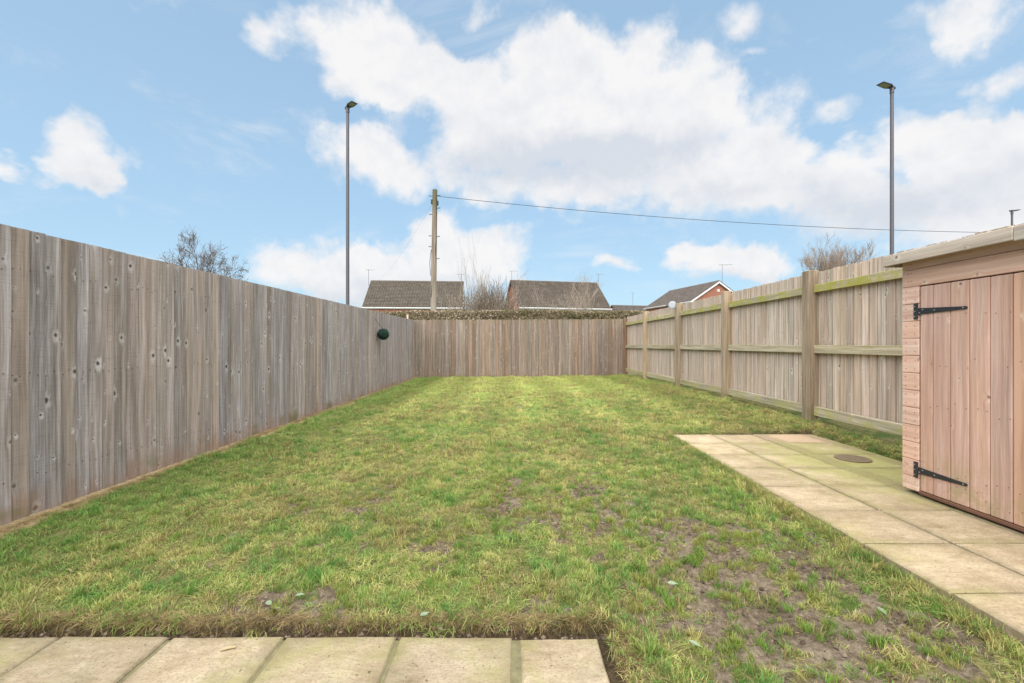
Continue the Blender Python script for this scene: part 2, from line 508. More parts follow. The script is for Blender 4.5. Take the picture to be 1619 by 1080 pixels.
M_pole = mat_pole()


def mat_slab(name, green):
    m, T = new_mat(name)
    tc = T.n('ShaderNodeTexCoord').outputs['Object']
    pos = T.n('ShaderNodeNewGeometry').outputs['Position']
    rnd = T.n('ShaderNodeObjectInfo').outputs['Random']
    off = T.v('ADD', tc, T.xyz(T.m('MULTIPLY', rnd, 31.0), T.m('MULTIPLY', rnd, 17.0), 0.0))
    a = T.noise(off, 4.0, 6.0, .6)
    b = T.noise(T.v('MULTIPLY', off, (1, 2.0, 1)), 12.0, 9.0, .74)
    f = T.noise(off, 90.0, 4.0, .7)
    c = T.ramp(T.m('ADD', T.m('MULTIPLY', a, .5), T.m('MULTIPLY', b, .5)), [(.32, (.21, .15, .085)), (.44, (.39, .295, .18)), (.54, (.485, .38, .245)), (.66, (.60, .485, .335))])
    c = T.mix(T.m('MULTIPLY', T.smooth(f, .48, .66), .55), c, (.21, .155, .095))
    tn = T.m('MULTIPLY_ADD', rnd, .16, .91)
    c = T.mix(1.0, c, T.xyz(tn, tn, tn), 'MULTIPLY')
    if green == 'path':                                            # algae where the slabs stay damp beside the fence
        dd = T.v('LENGTH', T.v('MULTIPLY', T.v('SUBTRACT', pos, (2.82, 3.62, .12)), (1.05, .78, 0)))
        gf = T.smooth(T.m('ADD', dd, T.m('MULTIPLY', T.m('SUBTRACT', T.noise(pos, 4.2, 8.0, .75), .5), 2.4)), .20, 1.0, 1, 0)
        gl = T.smooth(T.noise(pos, 1.9, 6.0, .7), .50, .72, 0, .45)
        c = T.mix(T.m('MULTIPLY', gl, .7), c, (.34, .31, .085))
        c = T.mix(T.m('MULTIPLY', gf, .62), c, (.33, .33, .09))
        dp = T.v('LENGTH', T.v('MULTIPLY', T.v('SUBTRACT', pos, (2.98, 4.72, .12)), (1.0, 1.6, 0)))
        pf = T.smooth(T.m('ADD', dp, T.m('MULTIPLY', T.m('SUBTRACT', T.noise(pos, 5.0, 6.0, .7), .5), .5)), .30, .48, 1, 0)
        c = T.mix(T.m('MULTIPLY', pf, .75), c, (.52, .36, .24))
    else:
        c = T.mix(1.0, c, (.86, .87, .90), 'MULTIPLY')
        gl = T.smooth(T.noise(pos, 2.1, 7.0, .7), .45, .68)
        c = T.mix(T.m('MULTIPLY', gl, .6), c, (.30, .285, .095))
        gl2 = T.smooth(T.noise(T.v('ADD', pos, (9, 3, 1)), 3.1, 7.0, .72), .50, .72)
        c = T.mix(T.m('MULTIPLY', gl2, .6), c, (.20, .175, .105))
    so = T.n('ShaderNodeSeparateXYZ', {0: tc})
    ed = T.m('MAXIMUM', T.m('ABSOLUTE', so.outputs[0]), T.m('ABSOLUTE', so.outputs[1]))
    ed = T.smooth(T.m('ADD', ed, T.m('MULTIPLY', T.m('SUBTRACT', T.noise(pos, 9.0, 6.0, .7), .5), .16)), .150, .235)
    c = T.mix(T.m('MULTIPLY', ed, .5), c, T.mix(T.smooth(T.noise(pos, 3.0, 3.0), .45, .6), (.21, .165, .10), (.20, .19, .065)))
    sp = T.smooth(T.noise(pos, 48.0, 3.0, .6), .66, .72)
    c = T.mix(T.m('MULTIPLY', sp, .7), c, (.07, .055, .035))
    h = T.m('ADD', T.m('MULTIPLY', b, 1.0), T.m('MULTIPLY', f, .12))
    finish(T, c, .85, h, .8, .014, spec=.25)
    return m


M_slab_path = mat_slab('sandstone_slab_path', 'path')
M_slab_patio = mat_slab('sandstone_slab_patio', 'patio')
M_slab_pink = None


def mat_soil():
    """lawn bed: mud, thatch and moss from a 'mud' attribute made with the terrain"""
    m, T = new_mat('lawn_soil')
    pos = T.n('ShaderNodeNewGeometry').outputs['Position']
    mud = T.n('ShaderNodeAttribute', attribute_name='mud').outputs['Fac']
    n1 = T.noise(pos, 3.0, 6.0, .65)
    n2 = T.noise(pos, 38.0, 5.0, .7)
    n3 = T.noise(pos, 140.0, 3.0, .7)
    thatch = T.ramp(n2, [(.3, (.08, .068, .028)), (.5, (.20, .18, .065)), (.7, (.30, .26, .11))])
    thatch = T.mix(T.smooth(n1, .45, .62), thatch, (.085, .125, .028))
    mudc = T.ramp(T.m('ADD', T.m('MULTIPLY', n2, .6), T.m('MULTIPLY', n1, .4)), [(.34, (.055, .038, .024)), (.47, (.16, .12, .080)), (.57, (.26, .203, .14)), (.68, (.36, .29, .205))])
    c = T.mix(T.smooth(T.m('ADD', mud, T.m('MULTIPLY', T.m('SUBTRACT', n2, .5), .5)), .3, .6), thatch, mudc)
    dark = T.n('ShaderNodeAttribute', attribute_name='peat').outputs['Fac']
    c = T.mix(T.m('MULTIPLY', dark, .9), c, T.ramp(n2, [(.35, (.035, .022, .013)), (.6, (.10, .065, .038))]))
    straw = T.n('ShaderNodeAttribute', attribute_name='straw').outputs['Fac']
    c = T.mix(straw, c, T.ramp(n2, [(.3, (.36, .23, .12)), (.5, (.54, .39, .21)), (.7, (.64, .51, .31))]))
    finish(T, c, .95, T.m('ADD', n2, T.m('MULTIPLY', n3, .6)), 1.0, .022, spec=.15)
    return m


def mat_grass():
    m, T = new_mat('grass_blades')
    tint = T.n('ShaderNodeAttribute', attribute_type='INSTANCER', attribute_name='tint').outputs['Color']
    dry = T.n('ShaderNodeAttribute', attribute_type='INSTANCER', attribute_name='dry').outputs['Fac']
    br = T.n('ShaderNodeAttribute', attribute_name='blade').outputs['Fac']
    up = T.n('ShaderNodeAttribute', attribute_name='along').outputs['Fac']
    c = T.mix(1.0, tint, T.ramp(T.m('FRACT', T.m('MULTIPLY', br, 7.31)), [(0, (.68, .74, .62)), (.5, (1, 1, 1)), (1, (1.30, 1.18, 1.1))]), 'MULTIPLY')
    isdry = T.m('LESS_THAN', br, dry)
    c = T.mix(isdry, c, T.ramp(T.m('FRACT', T.m('MULTIPLY', br, 13.7)), [(0, (.22, .145, .06)), (.5, (.36, .27, .11)), (1, (.47, .37, .19))]))
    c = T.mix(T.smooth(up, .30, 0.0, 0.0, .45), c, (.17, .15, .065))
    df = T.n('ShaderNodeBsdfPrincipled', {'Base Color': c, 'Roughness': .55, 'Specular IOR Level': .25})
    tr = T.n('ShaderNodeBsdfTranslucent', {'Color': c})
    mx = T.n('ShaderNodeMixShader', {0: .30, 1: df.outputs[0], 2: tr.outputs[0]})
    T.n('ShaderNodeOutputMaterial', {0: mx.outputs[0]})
    return m


def mat_tone(name, stops, rough=.8, trans=0.0):
    """colour picked by the mesh's 'tone' attribute (leaves, twigs)"""
    m, T = new_mat(name)
    t = T.n('ShaderNodeAttribute', attribute_name='tone').outputs['Fac']
    c = T.ramp(t, stops)
    if trans:
        df = T.n('ShaderNodeBsdfPrincipled', {'Base Color': c, 'Roughness': rough, 'Specular IOR Level': .3})
        tr = T.n('ShaderNodeBsdfTranslucent', {'Color': c})
        mx = T.n('ShaderNodeMixShader', {0: trans, 1: df.outputs[0], 2: tr.outputs[0]})
        T.n('ShaderNodeOutputMaterial', {0: mx.outputs[0]})
    else:
        finish(T, c, rough)
    return m


M_soil = mat_soil()
M_grass = mat_grass()


def mat_ground():
    m, T = new_mat('rough_ground')
    pos = T.n('ShaderNodeNewGeometry').outputs['Position']
    c = T.ramp(T.noise(pos, .35, 8.0, .7), [(.3, (.06, .075, .025)), (.5, (.10, .115, .04)), (.7, (.16, .13, .07))])
    finish(T, c, .95)
    return m


def mat_brick():
    m, T = new_mat('red_brick')
    tc = T.n('ShaderNodeTexCoord').outputs['Object']
    s = T.n('ShaderNodeSeparateXYZ', {0: tc})
    v = T.xyz(T.m('ADD', s.outputs[0], s.outputs[1]), s.outputs[2], 0.0)
    b = T.n('ShaderNodeTexBrick', {'Vector': v, 'Color1': (.36, .12, .065, 1), 'Color2': (.27, .085, .05, 1), 'Mortar': (.38, .31, .26, 1), 'Scale': 1.0,
                                   'Mortar Size': .006, 'Brick Width': .225, 'Row Height': .075, 'Bias': 0.0})
    c = T.mix(T.m('MULTIPLY', T.noise(tc, 1.5, 5.0), .45), b.outputs['Color'], (.42, .17, .10))
    finish(T, c, .85, b.outputs['Fac'], .3, -.006)
    return m


def mat_tile(name, base):
    m, T = new_mat(name)
    t = T.n('ShaderNodeAttribute', attribute_name='tone').outputs['Fac']
    pos = T.n('ShaderNodeNewGeometry').outputs['Position']
    n = T.noise(pos, 1.2, 6.0, .65)
    c = T.mix(t, tuple(x * .8 for x in base), tuple(x * 1.22 for x in base))
    c = T.mix(T.m('MULTIPLY', T.smooth(n, .5, .72), .5), c, (.22, .20, .15))
    finish(T, c, .85, T.noise(pos, 25.0, 3.0), .3, .01)
    return m


M_ground, M_brick = mat_ground(), mat_brick()
M_tile_a = mat_tile('roof_tile_grey', (.125, .102, .080))
M_tile_b = mat_tile('roof_tile_brown', (.118, .093, .074))
M_tile_c = mat_tile('roof_tile_slate_brown', (.135, .112, .098))

# ------------------------------------------------------------------ noise for the ground


def vnoise(x, y, seed=0):
    """smooth value noise in 0..1 on numpy arrays"""
    xi, yi = np.floor(x).astype(np.int64), np.floor(y).astype(np.int64)
    fx, fy = x - xi, y - yi
    fx, fy = fx * fx * (3 - 2 * fx), fy * fy * (3 - 2 * fy)

    def h(a, b):
        v = (a * 374761393 + b * 668265263 + seed * 974634777) & 0xFFFFFFFF
        v = ((v ^ (v >> 13)) * 1274126177) & 0xFFFFFFFF
        v = v ^ (v >> 16)
        return (v & 0xFFFF) / 65535.0
    return (h(xi, yi) * (1 - fx) + h(xi + 1, yi) * fx) * (1 - fy) + (h(xi, yi + 1) * (1 - fx) + h(xi + 1, yi + 1) * fx) * fy


def fbm(x, y, seed=0, octs=4, gain=.55):
    t, a, n = 0.0, 1.0, 0.0
    for o in range(octs):
        t = t + a * vnoise(x * 2 ** o + 17.3 * o, y * 2 ** o - 9.1 * o, seed + o)
        n += a
        a *= gain
    return t / n


def sstep(x, a, b):
    t = np.clip((x - a) / (b - a), 0, 1)
    return t * t * (3 - 2 * t)


GX = [-3.3, -1.2, 0.4, 1.65, 2.6, 3.25, 3.7]
GY = [-2.0, 1.8, 3.0, 4.7, 5.3, 9.0, 14.4]
GZ = [[0, -.045, -.045, .06, .07, .10, .12], [-.01, -.042, -.042, .070, .07, .12, .15], [0, 0, .02, .098, .08, .13, .17], [0, .02, .05, .116, .09, .14, .19],
      [.01, .03, .06, .125, .15, .18, .215], [.02, .05, .08, .13, .17, .20, .22], [.06, .08, .09, .10, .11, .14, .16]]
GZ = np.array(GZ)


def base_z(x, y):
    x, y = np.asarray(x, float), np.asarray(y, float)
    i = np.clip(np.searchsorted(GX, x) - 1, 0, len(GX) - 2)
    j = np.clip(np.searchsorted(GY, y) - 1, 0, len(GY) - 2)
    gx, gy = np.array(GX), np.array(GY)
    u = np.clip((x - gx[i]) / (gx[i + 1] - gx[i]), 0, 1)
    v = np.clip((y - gy[j]) / (gy[j + 1] - gy[j]), 0, 1)
    return (GZ[j, i] * (1 - u) + GZ[j, i + 1] * u) * (1 - v) + (GZ[j + 1, i] * (1 - u) + GZ[j + 1, i + 1] * u) * v


PATIO_X, PATIO_Y, PATIO_Z = 0.37, 1.825, -0.075
PATH_X0, PATH_X1, PATH_Y1, PATH_Z = 1.70, 3.26, 4.93, 0.12


def mud_amount(x, y):
    m = 0.40 * fbm(x * 2.1, y * 2.1, 3, 5, .62) + .60 * fbm(x * 7.5, y * 6.0, 33, 5, .68)
    m2 = fbm(x * .8, y * .8, 41, 3)
    front = sstep(y, 6.2, 2.9) * sstep(x, -2.6, -.6) * sstep(x, 1.95, 1.45) * .5
    worst = np.exp(-(((x - 1.0) / .60) ** 2 + ((y - 2.05) / .75) ** 2)) * .62
    worst2 = np.exp(-(((x - .45) / .9) ** 2 + ((y - 2.85) / .5) ** 2)) * .30
    lim = .705 - .23 * front - .29 * worst - .16 * worst2 - .12 * (m2 - .5)
    return sstep(m, lim - .10, lim + .06)


def in_patio(x, y, e=0.0):
    return (x < PATIO_X + e) & (y < PATIO_Y + e)


def in_path(x, y, e=0.0):
    return (x > PATH_X0 - e) & (x < PATH_X1 + e) & (y < PATH_Y1 + e)


def lawn_z(x, y):
    z = base_z(x, y) + (fbm(x * 1.3, y * 1.3, 21, 3) - .5) * .035
    z = z + (fbm(x * 9, y * 9, 22, 3) - .5) * .014
    mu = mud_amount(x, y)
    z = z + mu * ((fbm(x * 15, y * 15, 27, 5, .72) - .5) * .058 - .008)
    wob = (fbm(x * 5, y * 5, 51, 3) - .5) * .05
    ed = np.minimum(sstep(x, PATIO_X + .035 + wob * .6, PATIO_X + .005 + wob * .6), sstep(y, PATIO_Y + .03 + wob * .6, PATIO_Y + .002 + wob * .6))
    z = z * (1 - ed) + (PATIO_Z - .014) * ed
    ep = np.minimum(np.minimum(sstep(x, PATH_X0 - .03, PATH_X0 + .01), sstep(x, PATH_X1 + .05, PATH_X1 - .01)), sstep(y, PATH_Y1 + .06, PATH_Y1 - .01))
    z = np.where(ep > 0, np.minimum(z, z * (1 - ep) + (PATH_Z - .05) * ep), z)
    return z


# ------------------------------------------------------------------ the setting: ground beyond, lawn
mb = MB()
mb.add([(-700, -60, -.35), (700, -60, -.35), (700, 900, -.35), (-700, 900, -.35)], [(0, 1, 2, 3)])
tag(mb.build('ground', M_ground), 'rough grassy ground beyond the garden fences', kind='structure')


def make_lawn():
    xs = np.concatenate([np.arange(-3.10, 3.66, .03), np.arange(3.75, 5.6, .3)])
    ys = np.concatenate([np.arange(-1.6, 1.5, .12), np.arange(1.5, 3.6, .016), np.arange(3.6, 6.5, .035), np.arange(6.5, 14.33, .07)])
    X, Y = np.meshgrid(xs, ys)
    Z = lawn_z(X, Y)
    ny, nx = X.shape
    me = bpy.data.meshes.new('lawn')
    V = np.stack([X.ravel(), Y.ravel(), Z.ravel()], 1)
    idx = np.arange(ny * nx).reshape(ny, nx)
    q = np.stack([idx[:-1, :-1].ravel(), idx[:-1, 1:].ravel(), idx[1:, 1:].ravel(), idx[1:, :-1].ravel()], 1)
    me.from_pydata(V.tolist(), [], q.tolist())
    x, y = V[:, 0], V[:, 1]
    wob = (fbm(x * 4, y * 4, 61, 3) - .5) * .12
    peat = np.clip(sstep(x, PATIO_X + .09 + wob, PATIO_X + .03 + wob) * sstep(y, PATIO_Y + .04 + wob * .3, PATIO_Y + .018 + wob * .3) + .8 * sstep(np.abs(y - PATH_Y1 - .03), .06, .02) * (x > PATH_X0) * (x < PATH_X1), 0, 1)
    strip = sstep(x + (fbm(x * 3, y * 2.2, 71, 4) - .5) * .18, -2.875, -2.925)
    for nm, arr in (('mud', np.clip(mud_amount(x, y), 0, 1)), ('peat', peat), ('straw', strip)):
        a = me.attributes.new(nm, 'FLOAT', 'POINT')
        a.data.foreach_set('value', arr.astype(np.float32))
    me.materials.append(M_soil)
    me.shade_smooth()
    o = link('lawn', me)
    return tag(o, 'back garden lawn bed with muddy bare patches towards the patio', kind='structure')


make_lawn()

# ------------------------------------------------------------------ paving
slab_meshes = {}


def slab_mesh(w, l, t, var, mat):
    key = (round(w, 3), round(l, 3), round(t, 3), var, mat.name)
    if key not in slab_meshes:
        r = random.Random(hash(key[:4]) & 0xffff)
        b = MB()
        n = 3
        rows = []
        c = .006
        # top grid with slightly uneven edge, chamfer ring, sides
        ring_top, ring_mid, ring_bot = [], [], []
        pts = []
        per = []
        for k in range(4 * n):
            sd_, u = divmod(k, n)
            u = u / n
            p = [(-.5 + u, -.5), (.5, -.5 + u), (.5 - u, .5), (-.5, .5 - u)][sd_]
            per.append((p[0] * w + r.uniform(-.002, .002), p[1] * l + r.uniform(-.002, .002)))
        vs, fs = [], []
        N = len(per)
        for (z, s) in ((-t, 1.0), (-c, 1.0), (0.0, 1.0 - 2 * c / w)):
            for p in per:
                vs.append((p[0] * s, p[1] * s, z + (r.uniform(-.0015, .0015) if z > -t else 0)))
        for lv in range(2):
            for k in range(N):
                k2 = (k + 1) % N
                fs.append((lv * N + k, lv * N + k2, (lv + 1) * N + k2, (lv + 1) * N + k))
        ci = len(vs)
        vs.append((0, 0, .001))
        for k in range(N):
            fs.append((2 * N + k, 2 * N + (k + 1) % N, ci))
        b.add(vs, fs)
        slab_meshes[key] = b.mesh('paving_slab', mat)
    return slab_meshes[key]


def slab(parent, x0, x1, y0, y1, z, mat, gap=.009, name='paving_slab', t=.042):
    w, l = x1 - x0 - gap, y1 - y0 - gap
    o = link(name, slab_mesh(w, l, t, rng.randrange(4), mat), parent)
    o.location = ((x0 + x1) / 2 + rng.uniform(-.002, .002), (y0 + y1) / 2 + rng.uniform(-.002, .002), z + rng.uniform(-.002, .002))
    o.rotation_euler = (rng.uniform(-.004, .004), rng.uniform(-.004, .004), rng.uniform(-.006, .006))
    return o


path = tag(empty('path'), 'buff sandstone slab path along the shed on the right', kind='structure')
S = .4495
ys_path = [PATH_Y1 - S * k for k in range(14)]
for k in range(13):
    y1, y0 = ys_path[k], ys_path[k + 1]
    for (x0, x1) in ((1.715, 2.160), (2.160, 2.600)):
        slab(path, x0, x1, y0, y1, PATH_Z, M_slab_path, gap=.015)
    slab(path, 2.600, 3.250, y0, y1, PATH_Z, M_slab_path, gap=.006)
mb = MB()
mb.box(PATH_X0 + .03, PATH_X1 - .03, -1.0, PATH_Y1 - .02, PATH_Z - .30, PATH_Z - .020)
mb.build('mortar_bed', plain('mortar_soil', (.085, .065, .03), .95, 0, .4, 30), path)

patio = tag(empty('patio'), 'row of buff patio slabs edging the lawn at the front', kind='structure')
xj = [0.355, .010, -.452, -.905, -1.360, -1.80, -2.25, -2.70, -3.02]
for k in range(len(xj) - 1):
    g = .030 if k == 0 else .016
    slab(patio, xj[k + 1] + (.012 if k == 0 else 0), xj[k], PATIO_Y - .45, PATIO_Y, PATIO_Z, M_slab_patio, gap=g)
    for r_ in (1, 2, 3):
        slab(patio, xj[k + 1], xj[k], PATIO_Y - .45 * (r_ + 1), PATIO_Y - .45 * r_, PATIO_Z, M_slab_patio, gap=.014)
mb = MB()
mb.box(-3.03, .335, -.1, PATIO_Y - .02, PATIO_Z - .16, PATIO_Z - .008)
mb.build('mortar_bed', plain('mortar_soil_dark', (.17, .15, .075), .95, 0, .6, 25), patio)

# drain cover lying on the path
dc = tag(empty('drain_cover', (2.89, 3.86, PATH_Z + .002)), 'round grey drain cover set flat in the mossy path slabs', 'drain cover')
mb = MB()
mb.tube([(0, 0, 0), (0, 0, .006), (0, 0, .008)], [.132, .132, .127], 28)
M_drain = plain('drain_iron', (.20, .15, .095), .9, .1, .35, 60)
mb.build('cover_plate', M_drain, dc)
mb = MB()
for k in range(-3, 4):
    h = math.sqrt(.112 ** 2 - (k * .033) ** 2)
    mb.cbox(-h, h, k * .033 - .006, k * .033 + .006, .0078, .0105, .001)
mb.build('tread_bar', M_drain, dc)['kind'] = 'stuff'

# ------------------------------------------------------------------ fence timber


def feather_board(L, w, thick, thin, var, flip=False):
    """feather-edged board: local X across, Z up; the face towards -Y is the one that slopes"""
    r = random.Random(var * 77 + 5)
    b = MB()
    secs = 4
    vs, fs = [], []
    for i in range(secs + 1):
        z = L * i / secs
        bend = r.uniform(-.003, .003)
        cup = r.uniform(-.0015, .0015)
        a, c = -w / 2 + r.uniform(-.001, .001), w / 2 + r.uniform(-.001, .001)
        ring = [(a, -thick + bend), (a + .002, -thick - .0015 + bend), (0, -(thick + thin) / 2 + cup + bend), (c, -thin + bend), (c, 0 + bend), (a, 0 + bend)]
        vs += [(-x if flip else x, y, z) for x, y in ring]
    n = 6
    for i in range(secs):
        for k in range(n):
            k2 = (k + 1) % n
            fs.append((i * n + k, i * n + k2, (i + 1) * n + k2, (i + 1) * n + k))
    fs.append(tuple(range(n))[::-1])
    fs.append(tuple(secs * n + k for k in range(n)))
    if flip:
        fs = [f[::-1] for f in fs]
    b.add(vs, fs)
    return b


def lap_board(L, w, lip, thick, var):
    """board whose thin edge runs on behind its neighbour, leaving a shadow gap"""
    r = random.Random(var * 91 + 3)
    b = MB()
    vs, fs = [], []
    secs = 4
    for i in range(secs + 1):
        z = L * i / secs
        bd = r.uniform(-.002, .002)
        a = -w / 2 + r.uniform(-.0015, .0015)
        c = w / 2 + r.uniform(-.0015, .0015)
        ring = [(a, bd), (a, -thick * .55 + bd), (a + .002, -thick + bd), (c - .002, -thick - .001 + bd), (c, -thick * .7 + bd), (c, -.003 + bd), (c + lip, -.002 + bd), (c + lip, .004 + bd), (a, .004 + bd)]
        vs += [(x, y, z) for x, y in ring]
    n = 9
    for i in range(secs):
        for k in range(n):
            k2 = (k + 1) % n
            fs.append((i * n + k, i * n + k2, (i + 1) * n + k2, (i + 1) * n + k))
    fs.append(tuple(range(n))[::-1])
    fs.append(tuple(secs * n + k for k in range(n)))
    b.add(vs, fs)
    return b


def board_set(L, w, mat, thick=.016, thin=.005, nvar=8, flip=False):
    return [feather_board(L, w, thick, thin, v, flip).mesh('board', mat) for v in range(nvar)]


plank_meshes = {}


def plank(name, w, t, L, mat, parent, loc, rot=(0, 0, 0), c=.003):
    """chamfered stick, grain along its own Z; w along X, t along Y, origin at the middle of its lower end"""
    key = (name, round(w, 4), round(t, 4), round(L, 4), mat.name)
    if key not in plank_meshes:
        b = MB()
        b.cbox(-w / 2, w / 2, -t / 2, t / 2, 0, L, c)
        plank_meshes[key] = b.mesh(name, mat)
    o = link(name, plank_meshes[key], parent)
    o.location = loc
    o.rotation_euler = rot
    return o


ALONG_Y = (R(-90), 0, 0)          # Z -> +Y, plank's X stays X
PITCH = .1035

# left fence: boarded face towards the garden (+X)
lf = tag(empty('wooden_fence', (-3.06, 7, 0)), 'tall grey feather-edge fence along the left side with knotty boards', 'fence')
M4 = board_set(1.80, .126, M_left, .014, .005, flip=True)
y = -.9
k = 0
while y < 14.22:
    o = link('board', M4[rng.randrange(8)], lf)
    zt = rng.uniform(-.0018, .0018) + .0035 * y
    o.location = (0.0 + rng.uniform(-.0015, .0015), y - 7, zt)
    o.rotation_euler = (rng.uniform(-.0015, .0015), R(0), R(90) - R(3.2) + rng.uniform(-.02, .02))
    if rng.random() < .5:
        pass
    y += PITCH + rng.uniform(-.004, .004)
    k += 1
for zz in (.25, .88, 1.52):
    plank('rail', .038, .09, 15.1, M_rail, lf, (-.035, -7.9, zz), ALONG_Y)
for yy in (0.1, 2.25, 4.4, 6.55, 8.7, 10.85, 13.0):
    plank('post', .1, .1, 1.72, M_post, lf, (-.11, yy - 7, .05))
pale = plain('pale_post_timber', (.62, .50, .36), .8)
plank('post', .05, .05, 1.70, pale, lf, (-.10, 13.78 - 7, .30))['label'] = 'pale new post top showing over the fence near the far corner'

# back fence: boarded face towards the garden (-Y)
bf = tag(empty('wooden_fence', (.28, 14.2, 0)), 'brown feather-edge fence across the far end of the lawn under the hedge', 'fence')
M5 = board_set(1.785, .126, M_back)
x = -3.04
while x < 3.50:
    o = link('board', M5[rng.randrange(8)], bf)
    o.location = (x - .28, rng.uniform(-.002, .002), .075 + .004 * (x + 3) + rng.uniform(-.005, .005))
    o.rotation_euler = (rng.uniform(-.003, .003), 0, R(3.2) + rng.uniform(-.02, .02))
    x += PITCH + rng.uniform(-.004, .004)
plank('corner_post', .10, .10, 1.84, wood('corner_post_wood', (.12, .07, .045), (.20, .125, .08), (.27, .18, .12), (.22, .12, .07)), bf, (3.53 - .28, -.01, .06))
for zz in (.35, .95, 1.6):
    plank('rail', .09, .038, 6.5, M_rail, bf, (-3.0 - .28, .032, zz), (0, R(90), 0))
for xx in (-2.9, -.9, 1.1, 3.1):
    plank('post', .1, .1, 1.7, M_post, bf, (xx - .28, .10, .05))

# right fence: posts and rails face the garden (-X), boards behind them
rf = tag(empty('wooden_fence', (3.6, 8, 0)), 'fence on the right showing square posts and three mossy rails before its boards', 'fence')
M6 = [lap_board(1.685, .0905, .020, .021, v).mesh('board', M_right) for v in range(8)]
y = 14.16
while y > 1.2:
    o = link('board', M6[rng.randrange(8)], rf)
    o.location = (.010 + rng.uniform(-.002, .002), y - 8, .262 + rng.uniform(-.006, .006))
    o.rotation_euler = (rng.uniform(-.003, .003), 0, R(-90) + rng.uniform(-.03, .03))
    y -= PITCH + rng.uniform(-.004, .004)
POST_Y = [12.01, 9.64, 7.50, 5.39, 3.24, 1.1]
for i, yy in enumerate(POST_Y):
    plank('post', .135, .118, (1.77 if yy > 4 else 1.725) + rng.uniform(-.01, .01), M_post, rf, (3.535 - 3.6, yy - 8, .20), (0, 0, rng.uniform(-.02, .02)), c=.005)
ends = [14.14] + POST_Y
for i in range(len(POST_Y)):
    ya, yb = ends[i] - (.061 if i else 0), ends[i + 1] + .061
    for (zz, h) in ((1.742, .090), (1.035, .094), (.315, .105)):
        o = plank('rail', .046, h, ya - yb, M_rail, rf, (3.555 - 3.6, yb - 8, zz + rng.uniform(-.004, .004)), (R(-90) + rng.uniform(-.003, .003), 0, 0), c=.004)

# ------------------------------------------------------------------ shed
sh = tag(empty('garden_shed', (2.6, 2.3, PATH_Z)), 'orange brown timber shed with boarded door and black strap hinges at the right edge', 'shed')


def sl(x, y, z):
    return (x - 2.6, y - 2.3, z - PATH_Z)


SHY0, SHY1, SHX1 = 1.40, 3.035, 3.46
zb = .145
bw = .112
TOP = 1.690
levels = [TOP - bw * (k + 1) for k in range(14)]
ML = (R(-90), 0, 0)
for lv in levels:
    z0, z1 = max(lv, zb), lv + bw
    h = z1 - z0 - .0025
    if lv > 1.46:                                   # full boards over the door
        plank('cladding_board', .016, h, SHY1 - SHY0, M_shed, sh, sl(2.609, SHY0, (z0 + z1) / 2), ML, c=.0035)
    else:
        plank('cladding_board', .016, h, SHY1 - 2.912, M_shed, sh, sl(2.609, 2.912, (z0 + z1) / 2), ML, c=.0035)
        plank('cladding_board', .016, h, 1.56 - SHY0, M_shed, sh, sl(2.609, SHY0, (z0 + z1) / 2), ML, c=.0035)
    # end walls, away from the lawn
    for yy in (SHY1 - .008, SHY0 + .008):
        plank('cladding_board', h, .016, SHX1 - 2.62, M_shed, sh, sl(2.619, yy, (z0 + z1) / 2), (0, R(90), 0), c=.0035)
# door
yd = 2.905
first = True
while yd > 1.58:
    w = .088 if first else .1125
    plank('door_board', .018, w - .004, 1.300, M_door, sh, sl(2.612, yd - w / 2, .160), (0, 0, 0), c=.0045)
    yd -= w
    first = False
mb = MB()
mb.box(.030, .050, 1.56 - 2.3, 2.91 - 2.3, .05, 1.33)
mb.build('door_backing', M_bearer, sh)
mb = MB()
mb.cbox(.035, .80, SHY0 + .02 - 2.3, SHY1 - .06 - 2.3, .002, .024, .003)
mb.cbox(.018, .84, SHY0 + .02 - 2.3, SHY1 - .03 - 2.3, .026, .040, .003)
mb.build('floor_bearer', M_bearer, sh)
plank('door_sill', .030, .022, 2.912 - 1.56, wood('door_sill_wood', (.11, .05, .032), (.17, .085, .055), (.22, .12, .08), (.16, .08, .05)), sh, sl(2.615, 1.56, .146), ML)
# roof with fascia along the door side
mb = MB()
mb.cbox(2.535 - 2.6, SHX1 + .03 - 2.6, SHY0 - .04 - 2.3, SHY1 + .045 - 2.3, TOP - .014 - PATH_Z, TOP - .002 - PATH_Z, .002)
mb.build('roof', plain('roof_felt', (.09, .09, .085), .95, 0, .3, 40), sh)
plank('fascia_board', .018, .070, 3.085 - 2.285, M_fascia, sh, sl(2.521, 2.285, 1.650), ML, c=.003)
plank('fascia_board', .018, .074, 2.283 - 1.34, M_fascia, sh, sl(2.5225, 1.34, 1.646), (R(-90), 0, 0), c=.003)
plank('fascia_board', .072, .018, .98, M_fascia, sh, sl(2.531, 3.089, 1.650), (0, R(90), 0), c=.003)
# nails
mb = MB()
for lv in levels[2:]:
    for yy in (2.935, 3.005):
        for dz in (.028, .083):
            mb.disc((-.0005, yy + rng.uniform(-.004, .004) - 2.3, lv + dz + rng.uniform(-.003, .003) - PATH_Z), (-1, 0, 0), .0026, .0018, 6)
for lv in levels[:2]:
    for yy in (2.96, 2.985, 2.2):
        mb.disc((-.0005, yy - 2.3, lv + .035 - PATH_Z), (-1, 0, 0), .0026, .0018, 6)
        mb.disc((-.0005, yy - 2.3, lv + .085 - PATH_Z), (-1, 0, 0), .0026, .0018, 6)
for zz in (1.28, .98, .72, .33, .24):
    for yy in np.arange(1.65, 2.90, .0563):
        if rng.random() < .75:
            mb.disc((.0025, yy + rng.uniform(-.01, .01) - 2.3, zz + rng.uniform(-.03, .03) - PATH_Z), (-1, 0, 0), .0026, .0015, 6)
mb.build('nails', M_nail, sh)['kind'] = 'stuff'
